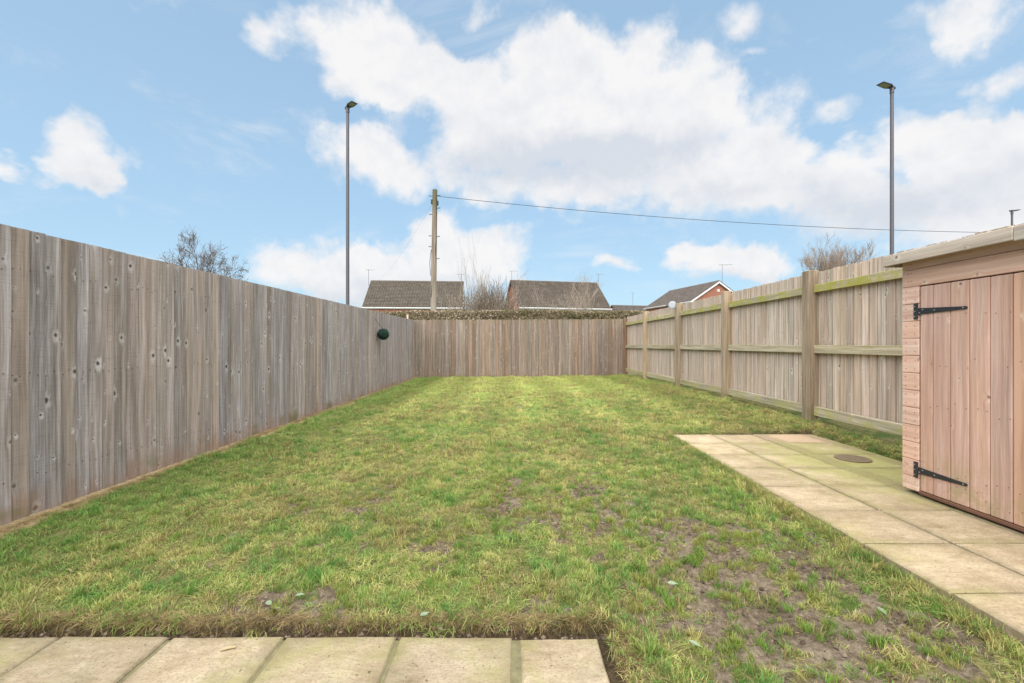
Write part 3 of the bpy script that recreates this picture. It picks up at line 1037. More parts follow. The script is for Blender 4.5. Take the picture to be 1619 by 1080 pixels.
# strap hinges
for zc in (1.303, .287):
    mb = MB()
    zl = zc - PATH_Z
    mb.cbox(-.0045, .001, 2.921 - 2.3, 2.943 - 2.3, zl - .050, zl + .050, .001)
    mb.tube([(-.004, 2.917 - 2.3, zl - .050), (-.004, 2.917 - 2.3, zl + .050)], .006, 8)
    hg = mb.build('strap_hinge', M_iron, sh)
    mb = MB()
    y0, y1 = 2.912 - 2.3, 2.598 - 2.3
    prof = [(y0, .020), (y0 - .02, .0195), (y1 + .03, .0085), (y1 + .012, .009), (y1 + .003, .006), (y1, 0.002)]
    vs = []
    for xx in (-.0035, .002):
        vs += [(xx, a, zl + b) for a, b in prof] + [(xx, a, zl - b) for a, b in prof[::-1]]
    n = len(prof) * 2
    fs = [tuple(range(n)), tuple(range(n, 2 * n))[::-1]] + [(k, k + n, (k + 1) % n + n, (k + 1) % n) for k in range(n)]
    mb.add(vs, fs)
    mb.build('strap', M_iron, hg)
    for (a, b) in ((y0 - .035, .008), (y0 - .012, -.010), (y0 - .115, .0), (y1 + .020, 0.0), (y0 + .020, .032), (y0 + .020, -.032), (y0 + .020, 0.0)):
        mb = MB()
        mb.tube([(-.003, a, zl + b), (-.0065, a, zl + b), (-.0078, a, zl + b)], [.0042, .0038, .0015], 8)
        mb.build('bolt', M_zinc, hg)

# nail heads where the boards meet their rails
mb = MB()
for b_ in [o for o in lf.children if o.name.startswith('board')]:
    for zz in (.25, .90, 1.55):
        for dy in (-.03, .018):
            mb.disc((.0115, b_.location.y + dy + rng.uniform(-.006, .006), zz + rng.uniform(-.02, .02)), (1, 0, -.02), .0032, .0035, 6)
mb.build('nails', M_nail, lf)['kind'] = 'stuff'

# ------------------------------------------------------------------ topiary ball on the left fence
tb = tag(empty('topiary_ball', (-2.90, 10.25, CAM_Z + .235)), 'dark green artificial topiary ball hanging by a cord on the left fence', 'topiary ball')
r2 = random.Random(3)
mb = MB()
for k in range(1700):
    d = Vector((r2.gauss(0, 1), r2.gauss(0, 1), r2.gauss(0, 1))).normalized()
    p = d * r2.uniform(.112, .134)
    u = d.cross(Vector((r2.gauss(0, 1), r2.gauss(0, 1), r2.gauss(0, 1)))).normalized()
    dn = (d + u * r2.uniform(-.6, .6)).normalized()
    w = dn.cross(u).normalized()
    a, b = r2.uniform(.008, .014), r2.uniform(.005, .008)
    mb.add([p - u * a, p + w * b + dn * .004, p + u * a, p - w * b + dn * .004], [(0, 1, 2, 3)], r2.random())
mb.build('foliage', mat_tone('plastic_box_leaves', [(0, (.006, .022, .016)), (.6, (.012, .05, .034)), (1, (.035, .10, .065))], .5), tb)
mb = MB()
mb.smooth = True
vs, fs = [], []
for i in range(9):
    th = math.pi * i / 8
    for j in range(14):
        ph = 2 * math.pi * j / 14
        vs.append((.108 * math.sin(th) * math.cos(ph), .108 * math.sin(th) * math.sin(ph), .108 * math.cos(th)))
for i in range(8):
    for j in range(14):
        fs.append((i * 14 + j, (i + 1) * 14 + j, (i + 1) * 14 + (j + 1) % 14, i * 14 + (j + 1) % 14))
mb.add(vs, fs)
mb.build('core', plain('topiary_core', (.008, .02, .014), .8), tb)
mb = MB()
mb.tube([(-.01, 0, .12), (-.06, -.09, .21), (-.125, -.20, .335)], .004, 5)
mb.build('cord', M_cable, tb)

# ------------------------------------------------------------------ floodlight on the right fence
fl = tag(empty('floodlight', (3.47, 9.72, 1.935)), 'small round white floodlight on a bracket at a right fence post top', 'floodlight')
ax = Vector((-.45, -.85, .05)).normalized()
c0 = Vector((-.05, -.02, 0))
mb = MB()
mb.smooth = False
mb.tube([c0 - ax * .045, c0 - ax * .03, c0, c0 + ax * .018], [.05, .078, .088, .086], 20)
mb.build('lamp_housing', plain('floodlight_grey', (.30, .31, .32), .5), fl)
mb = MB()
mb.tube([c0 + ax * .0185, c0 + ax * .022, c0 + ax * .026], [.076, .076, .060], 20)
mb.build('lens', M_floodlens, fl)
mb = MB()
mb.cbox(-.005, .05, -.045, -.025, -.06, .06, .002)
mb.tube([c0 - ax * .03, (.02, -.035, 0)], .012, 6)
mb.build('bracket', M_cable, fl)
mb = MB()
mb.tube([c0 + Vector((-.085, .02, -.01)), c0 + Vector((-.125, .03, -.012))], [.02, .014], 8)
mb.build('sensor', M_lamp, fl)

# ------------------------------------------------------------------ hedge beyond the back fence
hedge = tag(empty('hedge', (0, 17.6, -.2)), 'clipped brown and olive hedge rising over the back fence', 'hedge')
M_hleaf = mat_tone('hedge_leaves', [(0, (.05, .05, .02)), (.25, (.17, .165, .06)), (.45, (.27, .24, .12)), (.62, (.33, .24, .155)), (.82, (.46, .35, .26)), (1, (.60, .50, .39))], .75, .25)
M_twig = mat_tone('hedge_twigs', [(0, (.13, .095, .07)), (.6, (.28, .215, .16)), (1, (.48, .40, .32))])
r3 = random.Random(5)
NL = 46000
hx = nrng.uniform(-9.5, 10, NL)
top = 2.55 + .16 * (fbm(hx * .7, hx * 0, 9, 4) - .5) + .0
hz = top - np.abs(nrng.normal(0, .28, NL)) ** 1.0
hz = np.where(nrng.random(NL) < .12, nrng.uniform(.2, 2.3, NL), hz)
hy = nrng.uniform(-.65, .65, NL)
hy = np.where(nrng.random(NL) < .55, -.65 + np.abs(nrng.normal(0, .12, NL)), hy)
tone = np.clip(.40 * fbm(hx * 1.6, hz * 3, 77, 3) + .85 * nrng.random(NL) - .12 + .10 * np.where((hx > -4) & (hx < -1.5), 1, 0), 0, 1)
ang = nrng.normal(0, 1, (NL, 3))
ang /= np.linalg.norm(ang, axis=1, keepdims=True)
b2 = nrng.normal(0, 1, (NL, 3))
u = np.cross(ang, b2)
u /= np.linalg.norm(u, axis=1, keepdims=True)
w = np.cross(ang, u)
C = np.stack([hx, hy, hz], 1)
a = nrng.uniform(.022, .046, (NL, 1))
b = a * nrng.uniform(.5, .8, (NL, 1))
Vv = np.stack([C - u * a, C + w * b + ang * .006, C + u * a, C - w * b + ang * .006], 1).reshape(-1, 3)
me = bpy.data.meshes.new('foliage')
me.from_pydata(Vv.tolist(), [], np.arange(NL * 4).reshape(-1, 4).tolist())
at = me.attributes.new('tone', 'FLOAT', 'POINT')
at.data.foreach_set('value', np.repeat(tone, 4).astype(np.float32))
me.materials.append(M_hleaf)
link('foliage', me, hedge)
mb = MB()
for k in range(5200):
    x0 = r3.uniform(-9.5, 10)
    z0 = r3.uniform(1.85, 2.42) if r3.random() < .9 else r3.uniform(.2, 1.9)
    y0 = r3.uniform(-.6, .5)
    d = Vector((r3.gauss(0, .6), r3.gauss(-.25, .4), r3.uniform(.1, 1))).normalized()
    L = r3.uniform(.15, .42)
    d2 = (d + Vector((r3.gauss(0, .3), r3.gauss(0, .3), .2))).normalized()
    mb.tube([(x0, y0, z0), Vector((x0, y0, z0)) + d * L * .5, Vector((x0, y0, z0)) + d * L * .5 + d2 * L * .5], [.006, .0045, .002], 3, False, r3.random())
mb.build('twigs', M_twig, hedge)
mb = MB()
for k in range(60):
    x0 = -9.4 + k * .33
    mb.tube([(x0, r3.uniform(-.2, .2), 0), (x0 + r3.uniform(-.1, .1), r3.uniform(-.2, .2), 1.2), (x0 + r3.uniform(-.25, .25), r3.uniform(-.2, .2), 2.3)], [.035, .025, .012], 5, True, r3.random())
mb.build('stems', M_twig, hedge)

# ------------------------------------------------------------------ bare trees


def grow(seed, height, spread, trunk_r, levels, kids, up=.35, start=.35, wig=.16, stems=1, gap_twig=0.010):
    r = random.Random(seed)
    tr, cr = MB(), MB()

    def branch(p, d, L, rad, lv):
        nseg = 4 if lv < levels else 3
        pts, rads, dirs = [p], [rad], [d]
        q = p
        dd = d
        for i in range(nseg):
            dd = (dd + Vector((r.gauss(0, wig), r.gauss(0, wig), r.gauss(0, wig) + up * .12))).normalized()
            q = q + dd * (L / nseg)
            pts.append(q)
            dirs.append(dd)
            rads.append(max(rad * (1 - .62 * (i + 1) / nseg), gap_twig * .45))
        tgt = tr if lv == 0 else cr
        tgt.tube(pts, rads, 7 if lv == 0 else (5 if lv == 1 else 3), lv < 2, .25 + .5 * r.random() * (1 if lv > 1 else .5) + (.1 * lv if lv > 1 else 0))
        if lv >= levels:
            return
        n = kids[lv] if lv < len(kids) else kids[-1]
        for c in range(n):
            t = start + (1 - start) * (c + r.random() * .9) / n if lv else start + (1.0 - start) * (c + .5) / n
            t = min(t, .98)
            i = min(int(t * nseg), nseg - 1)
            fr = t * nseg - i
            bp = pts[i].lerp(pts[i + 1], fr)
            br_ = rads[i] * (1 - fr) + rads[i + 1] * fr
            axis = dirs[i + 1]
            side = axis.cross(Vector((r.gauss(0, 1), r.gauss(0, 1), r.gauss(0, 1)))).normalized()
            nd = (axis * r.uniform(.45, .9) + side * spread * r.uniform(.7, 1.2) + Vector((0, 0, up * r.uniform(.2, 1)))).normalized()
            branch(bp, nd, L * r.uniform(.48, .72) * (1 - .25 * t if lv else 1), br_ * r.uniform(.5, .72), lv + 1)

    for s_ in range(stems):
        lean = Vector((r.gauss(0, .05 if stems == 1 else .28), r.gauss(0, .05 if stems == 1 else .28), 1)).normalized()
        branch(Vector((r.gauss(0, .02 if stems == 1 else .3), r.gauss(0, .02 if stems == 1 else .3), 0)), lean, height * .62 * r.uniform(.9, 1.1) if stems > 1 else height * .62, trunk_r, 0)
    return tr, cr


M_bark = mat_tone('bark_grey', [(0, (.045, .03, .024)), (.5, (.095, .064, .05)), (1, (.16, .115, .09))])
M_bark2 = mat_tone('bark_buff', [(0, (.12, .09, .065)), (.5, (.24, .185, .14)), (1, (.38, .31, .25))])


M_bark3 = mat_tone('bark_brown', [(0, (.10, .07, .05)), (.5, (.20, .14, .10)), (1, (.32, .24, .18))])


def tree(name, label, cat, loc, tr, cr, mat, group=None, scale=1.0, sx=1.0):
    e = tag(empty(name, loc), label, cat, group)
    e.scale = (scale * sx, scale * sx, scale)
    tr.build('trunk', mat, e)
    cr.build('crown', mat, e)
    return e


tr, cr = grow(12, 7.6, .80, .20, 4, [13, 7, 6, 5], .32, .42, .15, gap_twig=.022)
tree('bare_tree', 'bare dark spreading tree whose crown shows over the left fence', 'tree', (-21.0, 30, -.3), tr, cr, M_bark, scale=1.0, sx=.78)
tr, cr = grow(23, 9.6, .62, .20, 4, [12, 7, 6, 5], .5, .35, .12, stems=3, gap_twig=.020)
tree('bare_tree', 'bare buff twiggy tree over the right fence beside the tall lamp', 'tree', (27.0, 40, -.3), tr, cr, M_bark3, scale=1.06, sx=.64)
rb = random.Random(31)
tr, cr = MB(), MB()
for k in range(430):
    lean = rb.gauss(0, .46)
    a = rb.uniform(0, 6.28)
    d = Vector((math.sin(lean) * math.cos(a), math.sin(lean) * math.sin(a), max(.35, math.cos(lean)))).normalized()
    L = (5.3 if k < 12 else 4.55 * rb.uniform(.68, 1.0)) * (1 - .10 * abs(lean))
    p = Vector((rb.gauss(0, .18), rb.gauss(0, .18), 0))
    pts = [p]
    dd = d
    for q in range(5):
        dd = (dd + Vector((rb.gauss(0, .09), rb.gauss(0, .09), .05))).normalized()
        pts.append(pts[-1] + dd * L / 5)
    tgt = tr if k < 8 else cr
    tgt.tube(pts, [.030, .022, .016, .011, .008, .005], 4, False, rb.random())
    for q in range(2, 5):
        for u_ in range(3 if q > 2 else 2):
            t = rb.random()
            b0 = pts[q].lerp(pts[q + 1], t)
            sd2 = (dd + Vector((rb.gauss(0, .5), rb.gauss(0, .5), rb.gauss(.1, .3)))).normalized()
            l2 = rb.uniform(.35, .9)
            cr.tube([b0, b0 + sd2 * l2 * .5, b0 + (sd2 + Vector((0, 0, .25))).normalized() * l2], [.009, .0075, .005], 3, False, rb.random())
tree('bare_bush', 'bare twiggy grey bush between the two tiled roofs behind the hedge', 'bush', (-1.62, 30, -.3), tr, cr, M_bark2, scale=1.20)
tr, cr = grow(45, 7.6, .35, .035, 2, [9, 4], .6, .45, .04)
tree('sapling', 'thin tall bare sapling beside the telephone pole roof end', 'tree', (-2.75, 28, -.3), tr, cr, M_bark2, scale=.98)
tr, cr = grow(57, 5.6, .55, .05, 3, [7, 6, 4], .6, .25, .1, stems=4, gap_twig=.013)
tree('bare_bush', 'pale bare bush in front of the central house roof', 'bush', (3.55, 27, -.3), tr, cr, M_bark2, scale=.88)
tr, cr = grow(63, 11.5, .5, .12, 3, [9, 6, 4], .6, .45, .1)
tree('bare_tree', 'bare treetop poking up behind the central house ridge', 'tree', (8.9, 66, -.3), tr, cr, M_bark2, scale=1.06)

# ------------------------------------------------------------------ houses


def roof_plane(mb, o, u, v, W_, L_, cols, rows):
    """interlocking tiles laid in courses: o eave corner, u along the eave, v up the slope"""
    o, u, v = Vector(o), Vector(u).normalized(), Vector(v).normalized()
    n = u.cross(v).normalized()
    if n.z < 0:
        n = -n
    rr = random.Random(cols * 31 + rows)
    prof = [(0, .0), (.10, .075), (.30, .075), (.44, .0), (1.0, .0)]
    cw, ch = W_ / cols, L_ / rows
    for r_ in range(rows):
        for c in range(cols):
            t = rr.random() * .7 + .15
            vs = []
            jit = rr.uniform(-.008, .008)
            for (a, h) in prof:
                p = o + u * (c + a) * cw
                vs.append(p + v * (r_ * ch - .01 + jit) + n * (h + .018))
                vs.append(p + v * (r_ * ch - .01 + jit) + n * (h + .095))
                vs.append(p + v * ((r_ + 1) * ch + .03) + n * (h + .012))
            fs = []
            for i in range(4):
                a0, b0 = i * 3, (i + 1) * 3
                fs.append((a0, b0, b0 + 1, a0 + 1))
                fs.append((a0 + 1, b0 + 1, b0 + 2, a0 + 2))
            mb.add(vs, fs, t)


def house(label, loc, rz, Lx, D, eave, ridge, tile_mat, wins=(), barge=True, tiles_back=True, cap='house'):
    """ridge along local X; front eave faces local -Y; origin at the middle of the front wall foot"""
    h = tag(empty('brick_house', loc, rz), label, cap)
    mb = MB()
    x0, x1 = -Lx / 2, Lx / 2
    vs = [(x0, 0, 0), (x1, 0, 0), (x1, D, 0), (x0, D, 0), (x0, 0, eave), (x1, 0, eave), (x1, D, eave), (x0, D, eave), (x0, D / 2, ridge - .08), (x1, D / 2, ridge - .08)]
    mb.add(vs, [(0, 1, 5, 4), (2, 3, 7, 6), (3, 0, 4, 8, 7), (1, 2, 6, 9, 5)])
    mb.build('wall', M_brick, h)
    ov, oe = .28, .22
    sl_ = math.hypot(D / 2, ridge - eave)
    vdir = Vector((0, D / 2, ridge - eave)) / sl_
    vb = Vector((0, -D / 2, ridge - eave)) / sl_
    Ls = sl_ + ov
    rows, cols = int(Ls / .30), int((Lx + 2 * oe) / .30)
    mb = MB()
    roof_plane(mb, Vector((x0 - oe, 0, eave)) - vdir * ov, (1, 0, 0), vdir, Lx + 2 * oe, Ls, cols, rows)
    roof_plane(mb, Vector((x0 - oe, D, eave)) - vb * ov, (1, 0, 0), vb, Lx + 2 * oe, Ls, cols, rows)
    mb.build('roof_tiles', tile_mat, h)['kind'] = 'stuff'
    mb = MB()
    e0 = Vector((x0 - oe, 0, eave)) - vdir * (ov - .02)
    e1 = Vector((x0 - oe, D, eave)) - vb * (ov - .02)
    top_ = Vector((x0 - oe, D / 2, ridge))
    dx = Vector((Lx + 2 * oe, 0, 0))
    mb.add([e0, top_, e1, e0 + dx, top_ + dx, e1 + dx], [(0, 3, 4, 1), (1, 4, 5, 2)])
    mb.build('roof', M_bearer, h)
    mb = MB()
    nr = int((Lx + 2 * oe) / .45)
    for k in range(nr):
        a = x0 - oe + k * (Lx + 2 * oe) / nr
        mb.tube([(a + .01, D / 2, ridge + .015), (a + (Lx + 2 * oe) / nr - .01, D / 2, ridge + .02)], .12, 8, True, .3 + .4 * rng.random())
    mb.build('ridge_tiles', tile_mat, h)['kind'] = 'stuff'
    for yy, s_ in ((-ov * .78, -1), (D + ov * .78, 1)):
        mb = MB()
        zf = eave - ov * .62 + .0
        mb.box(x0 - oe, x1 + oe, yy - .012, yy + .012, zf - .10, zf + .06)
        fa = mb.build('fascia', M_white, h)
        mb = MB()
        mb.tube([(x0 - oe, yy + s_ * .07, zf + .02), (x1 + oe, yy + s_ * .07, zf + .02)], .055, 8)
        mb.build('gutter', M_white, fa)
    if barge:
        for xx in (x0 - oe - .015, x1 + oe + .015):
            for (pe, vd) in ((e0, vdir), (e1, vb)):
                mb = MB()
                L2 = Ls - .02
                p0 = Vector((xx, pe.y, pe.z))
                nrm = Vector((0, -vd.z, abs(vd.y))) if vd.y > 0 else Vector((0, vd.z, abs(vd.y)))
                dn = -Vector((0, 0, 1)) * .22
                q = [p0, p0 + vd * L2, p0 + vd * L2 + dn, p0 + dn]
                mb.add([a + Vector((.014, 0, 0)) for a in q] + [a - Vector((.014, 0, 0)) for a in q], [(0, 1, 2, 3), (7, 6, 5, 4), (0, 4, 5, 1), (1, 5, 6, 2), (2, 6, 7, 3), (3, 7, 4, 0)])
                mb.build('bargeboard', M_white, h)
    for (wx, wz, ww, wh) in wins:
        mb = MB()
        t = .06
        mb.box(wx - ww / 2, wx + ww / 2, -.03, .03, wz, wz + t)
        mb.box(wx - ww / 2, wx + ww / 2, -.03, .03, wz + wh - t, wz + wh)
        for xx in (wx - ww / 2, wx - t / 2, wx + ww / 2 - t):
            mb.box(xx, xx + t, -.03, .03, wz + t, wz + wh - t)
        f = mb.build('window', M_white, h)
        for xa, xb in ((wx - ww / 2 + t, wx - t / 2), (wx + t / 2, wx + ww / 2 - t)):
            mb = MB()
            mb.box(xa, xb, -.012, .0, wz + t, wz + wh - t)
            mb.build('pane', M_glass, f)
    return h


def at(px, py, Y):
    return Vector(((px - 809) / F * Y, Y, CAM_Z + (545 - py) / F * Y))


GZ0 = -.35
ew = 5.45 - GZ0
house('grey tiled house roof behind the telephone pole, left of the bare bush', (-11.3, 52, GZ0), R(4.5), 10.9, 8.4, 5.42 - GZ0, 8.85 - GZ0, M_tile_a, wins=((-3, 3.6, 1.6, 1.2), (2.6, 3.6, 1.6, 1.2)))
house('house with brown tiled roof and red brick gable end, centre of the skyline', (6.25, 53.2, GZ0), R(12.5), 11.0, 8.4, 5.45 - GZ0, 8.95 - GZ0, M_tile_b, wins=((-3.6, 4.3, 1.5, 1.2), (2.4, 4.3, 1.5, 1.2)), barge=False)
# gable towards the garden: ridge runs away from us, so local X points along the depth
h3 = house('house with white bargeboards on a red brick gable behind the right fence', (0, 0, 0), 0, 10.2, 7.4, 6.25 - GZ0, 8.62 - GZ0, M_tile_c)
rz3 = R(90 + 12.5)
d3 = Vector((math.cos(rz3), math.sin(rz3), 0))
s3 = Vector((-d3.y, d3.x, 0))
apex = Vector((at(1137, 442, 54).x, 54, 0))
h3.rotation_euler = (0, 0, rz3)
h3.location = apex + d3 * (10.2 / 2 + .22) - s3 * (7.4 / 2) + Vector((0, 0, GZ0))
mb = MB()
mb.cbox(-5.13, -5.09, 3.7 - .05 - .17, 3.7 - .05 + .17, 7.55 - GZ0 - .16, 7.55 - GZ0 + .16, .01)
for k in range(5):
    mb.cbox(-5.15, -5.125, 3.65 - .14, 3.65 + .14, 7.44 - GZ0 + k * .055, 7.465 - GZ0 + k * .055, .003)
mb.build('gable_vent', M_white, h3)
h4 = house('low distant tiled roof just right of the central house', (15.6, 74, GZ0), R(12.5), 6, 7, 5.7 - GZ0, 7.15 - GZ0, M_tile_b, barge=False)
h5 = house('second distant tiled roof further right, mostly hidden by the white gabled house', (22.5, 78, GZ0), R(12.5), 8, 7, 6.0 - GZ0, 8.0 - GZ0, M_tile_c, barge=False)


def aerial(label, px, ptop, pbase, Y, arm=.9, side=1, kind='yagi'):
    b_, t_ = at(px, pbase, Y), at(px, ptop, Y)
    e = tag(empty('television_aerial', b_), label, 'aerial', 'television aerials on the roofs')
    H = t_.z - b_.z
    mb = MB()
    mb.tube([(0, 0, -.35), (0, 0, H)], .026, 6)
    mb.build('mast', M_alu, e)
    mb = MB()
    mb.tube([(-.35 * side, 0, H - .06), (arm * side, .1, H - .02)], .020, 6)
    mb.build('boom', M_alu, e)
    mb = MB()
    for k in range(8):
        x = side * (-.3 + (arm + .25) * k / 7)
        mb.tube([(x, -.16, H - .03), (x, .16, H - .03)], .010, 4)
    mb.build('elements', M_alu, e)['kind'] = 'stuff'
    return e


aerial('aerial on a mast at the left end of the roof behind the pole', 582, 426, 447, 56, .75, 1)
aerial('stacked aerial at the right end of the roof behind the pole', 729, 433, 447, 56, .6, -1)
aerial('thin aerial at the left gable of the central house', 808.5, 428, 446, 57, .8, 1)
aerial('aerial at the right ridge end of the central house', 945.5, 433, 446, 58, .85, 1)
aerial('aerial above the apex of the white bargeboarded gable', 1141.5, 418, 443, 54.2, 1.25, 1)
aerial('faint mast standing on the low distant roof right of the central house', 1000, 463, 484, 76, .35, 1)

# ------------------------------------------------------------------ telephone pole and wires
PY = 21.0
pb = Vector((at(683.5, 540, PY).x, PY, GZ0))
pt = at(687, 300, PY)
tp = tag(empty('telephone_pole', pb), 'weathered wooden telephone pole with step bolts in front of the left roof', 'telephone pole')
axis = pt - pb
mb = MB()
mb.smooth = False
mb.tube([axis * (i / 6) for i in range(7)], [.150 - .042 * i / 6 for i in range(7)], 14)
mb.build('pole_shaft', M_pole, tp)


def onpole(py):
    return axis * ((at(0, py, PY).z - pb.z) / axis.z)


for (py, sd_) in ((310, -1), (309, 1), (329, 1), (339, -1), (373, -1), (374, 1), (390, -1), (409, 1)):
    p = onpole(py)
    mb = MB()
    mb.tube([p + Vector((sd_ * .09, 0, 0)), p + Vector((sd_ * .24, -.01, .0)), p + Vector((sd_ * .25, -.01, .03))], .016, 6)
    mb.build('step_bolt', M_iron, tp)
for (py, sd_) in ((319, -1), (321, 1)):
    p = onpole(py)
    mb = MB()
    mb.cbox(p.x + sd_ * .13 - .04, p.x + sd_ * .13 + .04, -.06, .06, p.z - .10, p.z + .10, .01)
    mb.build('junction_box', M_iron, tp)
mb = MB()
p, q = onpole(315), onpole(470)
mb.tube([p + Vector((.12, -.06, 0)), onpole(380) + Vector((.12, -.09, 0)), q + Vector((-.10, -.12, 0))], .012, 5)
p2, q2 = onpole(395), onpole(436)
mb.tube([p2 + Vector((-.13, -.03, 0)), onpole(415) + Vector((-.19, -.03, 0)), q2 + Vector((-.15, -.03, 0))], .014, 5)
mb.build('down_cable', M_cable, tp)


def wire(name, label, a, b, sag, r):
    a, b = Vector(a), Vector(b)
    pts = []
    for i in range(29):
        t = i / 28
        p = a.lerp(b, t) - a
        p.z -= sag * 4 * t * (1 - t)
        pts.append(p)
    e = tag(MB(), '') if False else None
    mb = MB()
    mb.tube(pts, r, 5)
    o = mb.build(name, M_cable, None)
    o.location = a
    return tag(o, label, 'overhead wire')


wire('overhead_wire', 'black overhead wire sagging from the telephone pole to the right past the tall lamp', at(690, 310, PY - .1), at(1780, 368, 24), .52, .013)
wire('overhead_wire', 'thin wire slanting down from the telephone pole to the left roof ridge', at(683, 322, PY), at(597, 444, 56), .5, .003)

# ------------------------------------------------------------------ street lamps


def street_lamp(label, px, ptop, Y, r0, r1, heading, head=(.6, .26), base_z_=GZ0):
    t_ = at(px, ptop, Y)
    e = tag(empty('street_lamp', (t_.x, Y, base_z_)), label, 'street lamp', 'grey street lamps beyond the garden')
    H = t_.z - base_z_
    mb = MB()
    mb.tube([(0, 0, 0), (0, 0, 1.2)], r0 * 1.6, 12)
    mb.tube([(0, 0, 1.2), (0, 0, 1.3), (0, 0, H)], [r0 * 1.6, r0, r1], 12)
    mb.build('column', M_lamp, e)
    M = Matrix.Translation((0, 0, H)) @ Matrix.Rotation(heading, 4, 'Z')
    L, w = head
    mb = MB()
    # lantern: thin tapered slab pointing along local X, tilted up a little
    T_ = M @ Matrix.Rotation(R(-6), 4, 'Y')
    prof = [(-.08, .4, .02), (.06, .6, .034), (.18, 1.0, .032), (L, .92, .014)]
    vs = []
    for (x, ws, th) in prof:
        for (sy, sz) in ((-1, 0), (1, 0), (1, 1), (-1, 1)):
            vs.append(T_ @ Vector((x, sy * w / 2 * ws, .02 + sz * th)))
    fs = [(0, 1, 2, 3)[::-1], (12, 13, 14, 15)]
    for i in range(3):
        for k in range(4):
            k2 = (k + 1) % 4
            fs.append((i * 4 + k, i * 4 + k2, (i + 1) * 4 + k2, (i + 1) * 4 + k))
    mb.add(vs, fs)
    hd = mb.build('lantern', M_lamp, e)
    mb = MB()
    mb.cbox(.19, L - .05, -w * .36, w * .36, .006, .017, .003, T_)
    mb.build('lens', M_lens, hd)
    mb = MB()
    mb.tube([M @ Vector((0, 0, -.16)), M @ Vector((0, 0, .07))], r1 * 1.25, 10)
    mb.cbox(-.12, -.02, -.05, .05, .0, .07, .006, T_)
    mb.build('bracket', M_lamp, e)
    return e


street_lamp('tall grey street lamp rising behind the left fence', 549, 171, 16.9, .066, .055, R(-38), (.46, .27))
street_lamp('tall grey street lamp with long flat lantern above the shed roof corner', 1410, 140, 15.6, .064, .052, R(197), (.58, .26))
street_lamp('short far street lamp peeking over the shed roof at the right edge', 1600, 334, 24, .05, .045, R(8), (.40, .26))

# ------------------------------------------------------------------ grass


def tuft(seed, n, rad, hmin, hmax, lean, width):
    r = random.Random(seed)
    vs, fs, br, al = [], [], [], []
    for k in range(n):
        a = r.uniform(0, 2 * math.pi)
        d = rad * math.sqrt(r.random())
        p = Vector((d * math.cos(a), d * math.sin(a), -.004))
        h = r.uniform(hmin, hmax)
        b = r.uniform(0, 2 * math.pi)
        ln = r.uniform(.15, 1.0) * lean
        dirv = Vector((math.cos(b) * ln, math.sin(b) * ln, 1)).normalized()
        wv = Vector((-math.sin(b + r.uniform(-.8, .8)), math.cos(b), 0)) * (width * r.uniform(.7, 1.3) * .5)
        bend = Vector((math.cos(b), math.sin(b), -.75)) * h * r.uniform(.1, .6) * lean
        o = len(vs)
        rb = r.random()
        for t, ws in ((0, 1), (.45, .9), (.8, .6)):
            q = p + dirv * h * t + bend * t * t
            vs += [q - wv * ws, q + wv * ws]
            br += [rb, rb]
            al += [t, t]
        q = p + dirv * h + bend
        vs.append(q)
        br.append(rb)
        al.append(1)
        fs += [(o, o + 1, o + 3, o + 2), (o + 2, o + 3, o + 5, o + 4), (o + 4, o + 5, o + 6)]
    me = bpy.data.meshes.new('grass_tuft')
    me.from_pydata([tuple(v) for v in vs], [], fs)
    for nm, arr in (('blade', br), ('along', al)):
        at_ = me.attributes.new(nm, 'FLOAT', 'POINT')
        at_.data.foreach_set('value', np.array(arr, dtype=np.float32))
    me.materials.append(M_grass)
    return me


tc = bpy.data.collections.new('grass_tufts')
KIND = {}
specs = []
for k in range(5):
    specs.append(('short', 34, .040, .016, .042, .95, .0027))
for k in range(4):
    specs.append(('long', 40, .030, .035, .078, .55, .0030))
for k in range(3):
    specs.append(('flat', 30, .045, .020, .055, 2.6, .0026))
for k in range(2):
    specs.append(('broad', 9, .014, .018, .036, 2.4, .0095))
for i, (nm, *a_) in enumerate(specs):
    o = bpy.data.objects.new('tuft_%02d' % i, tuft(100 + i, *a_))
    tc.objects.link(o)


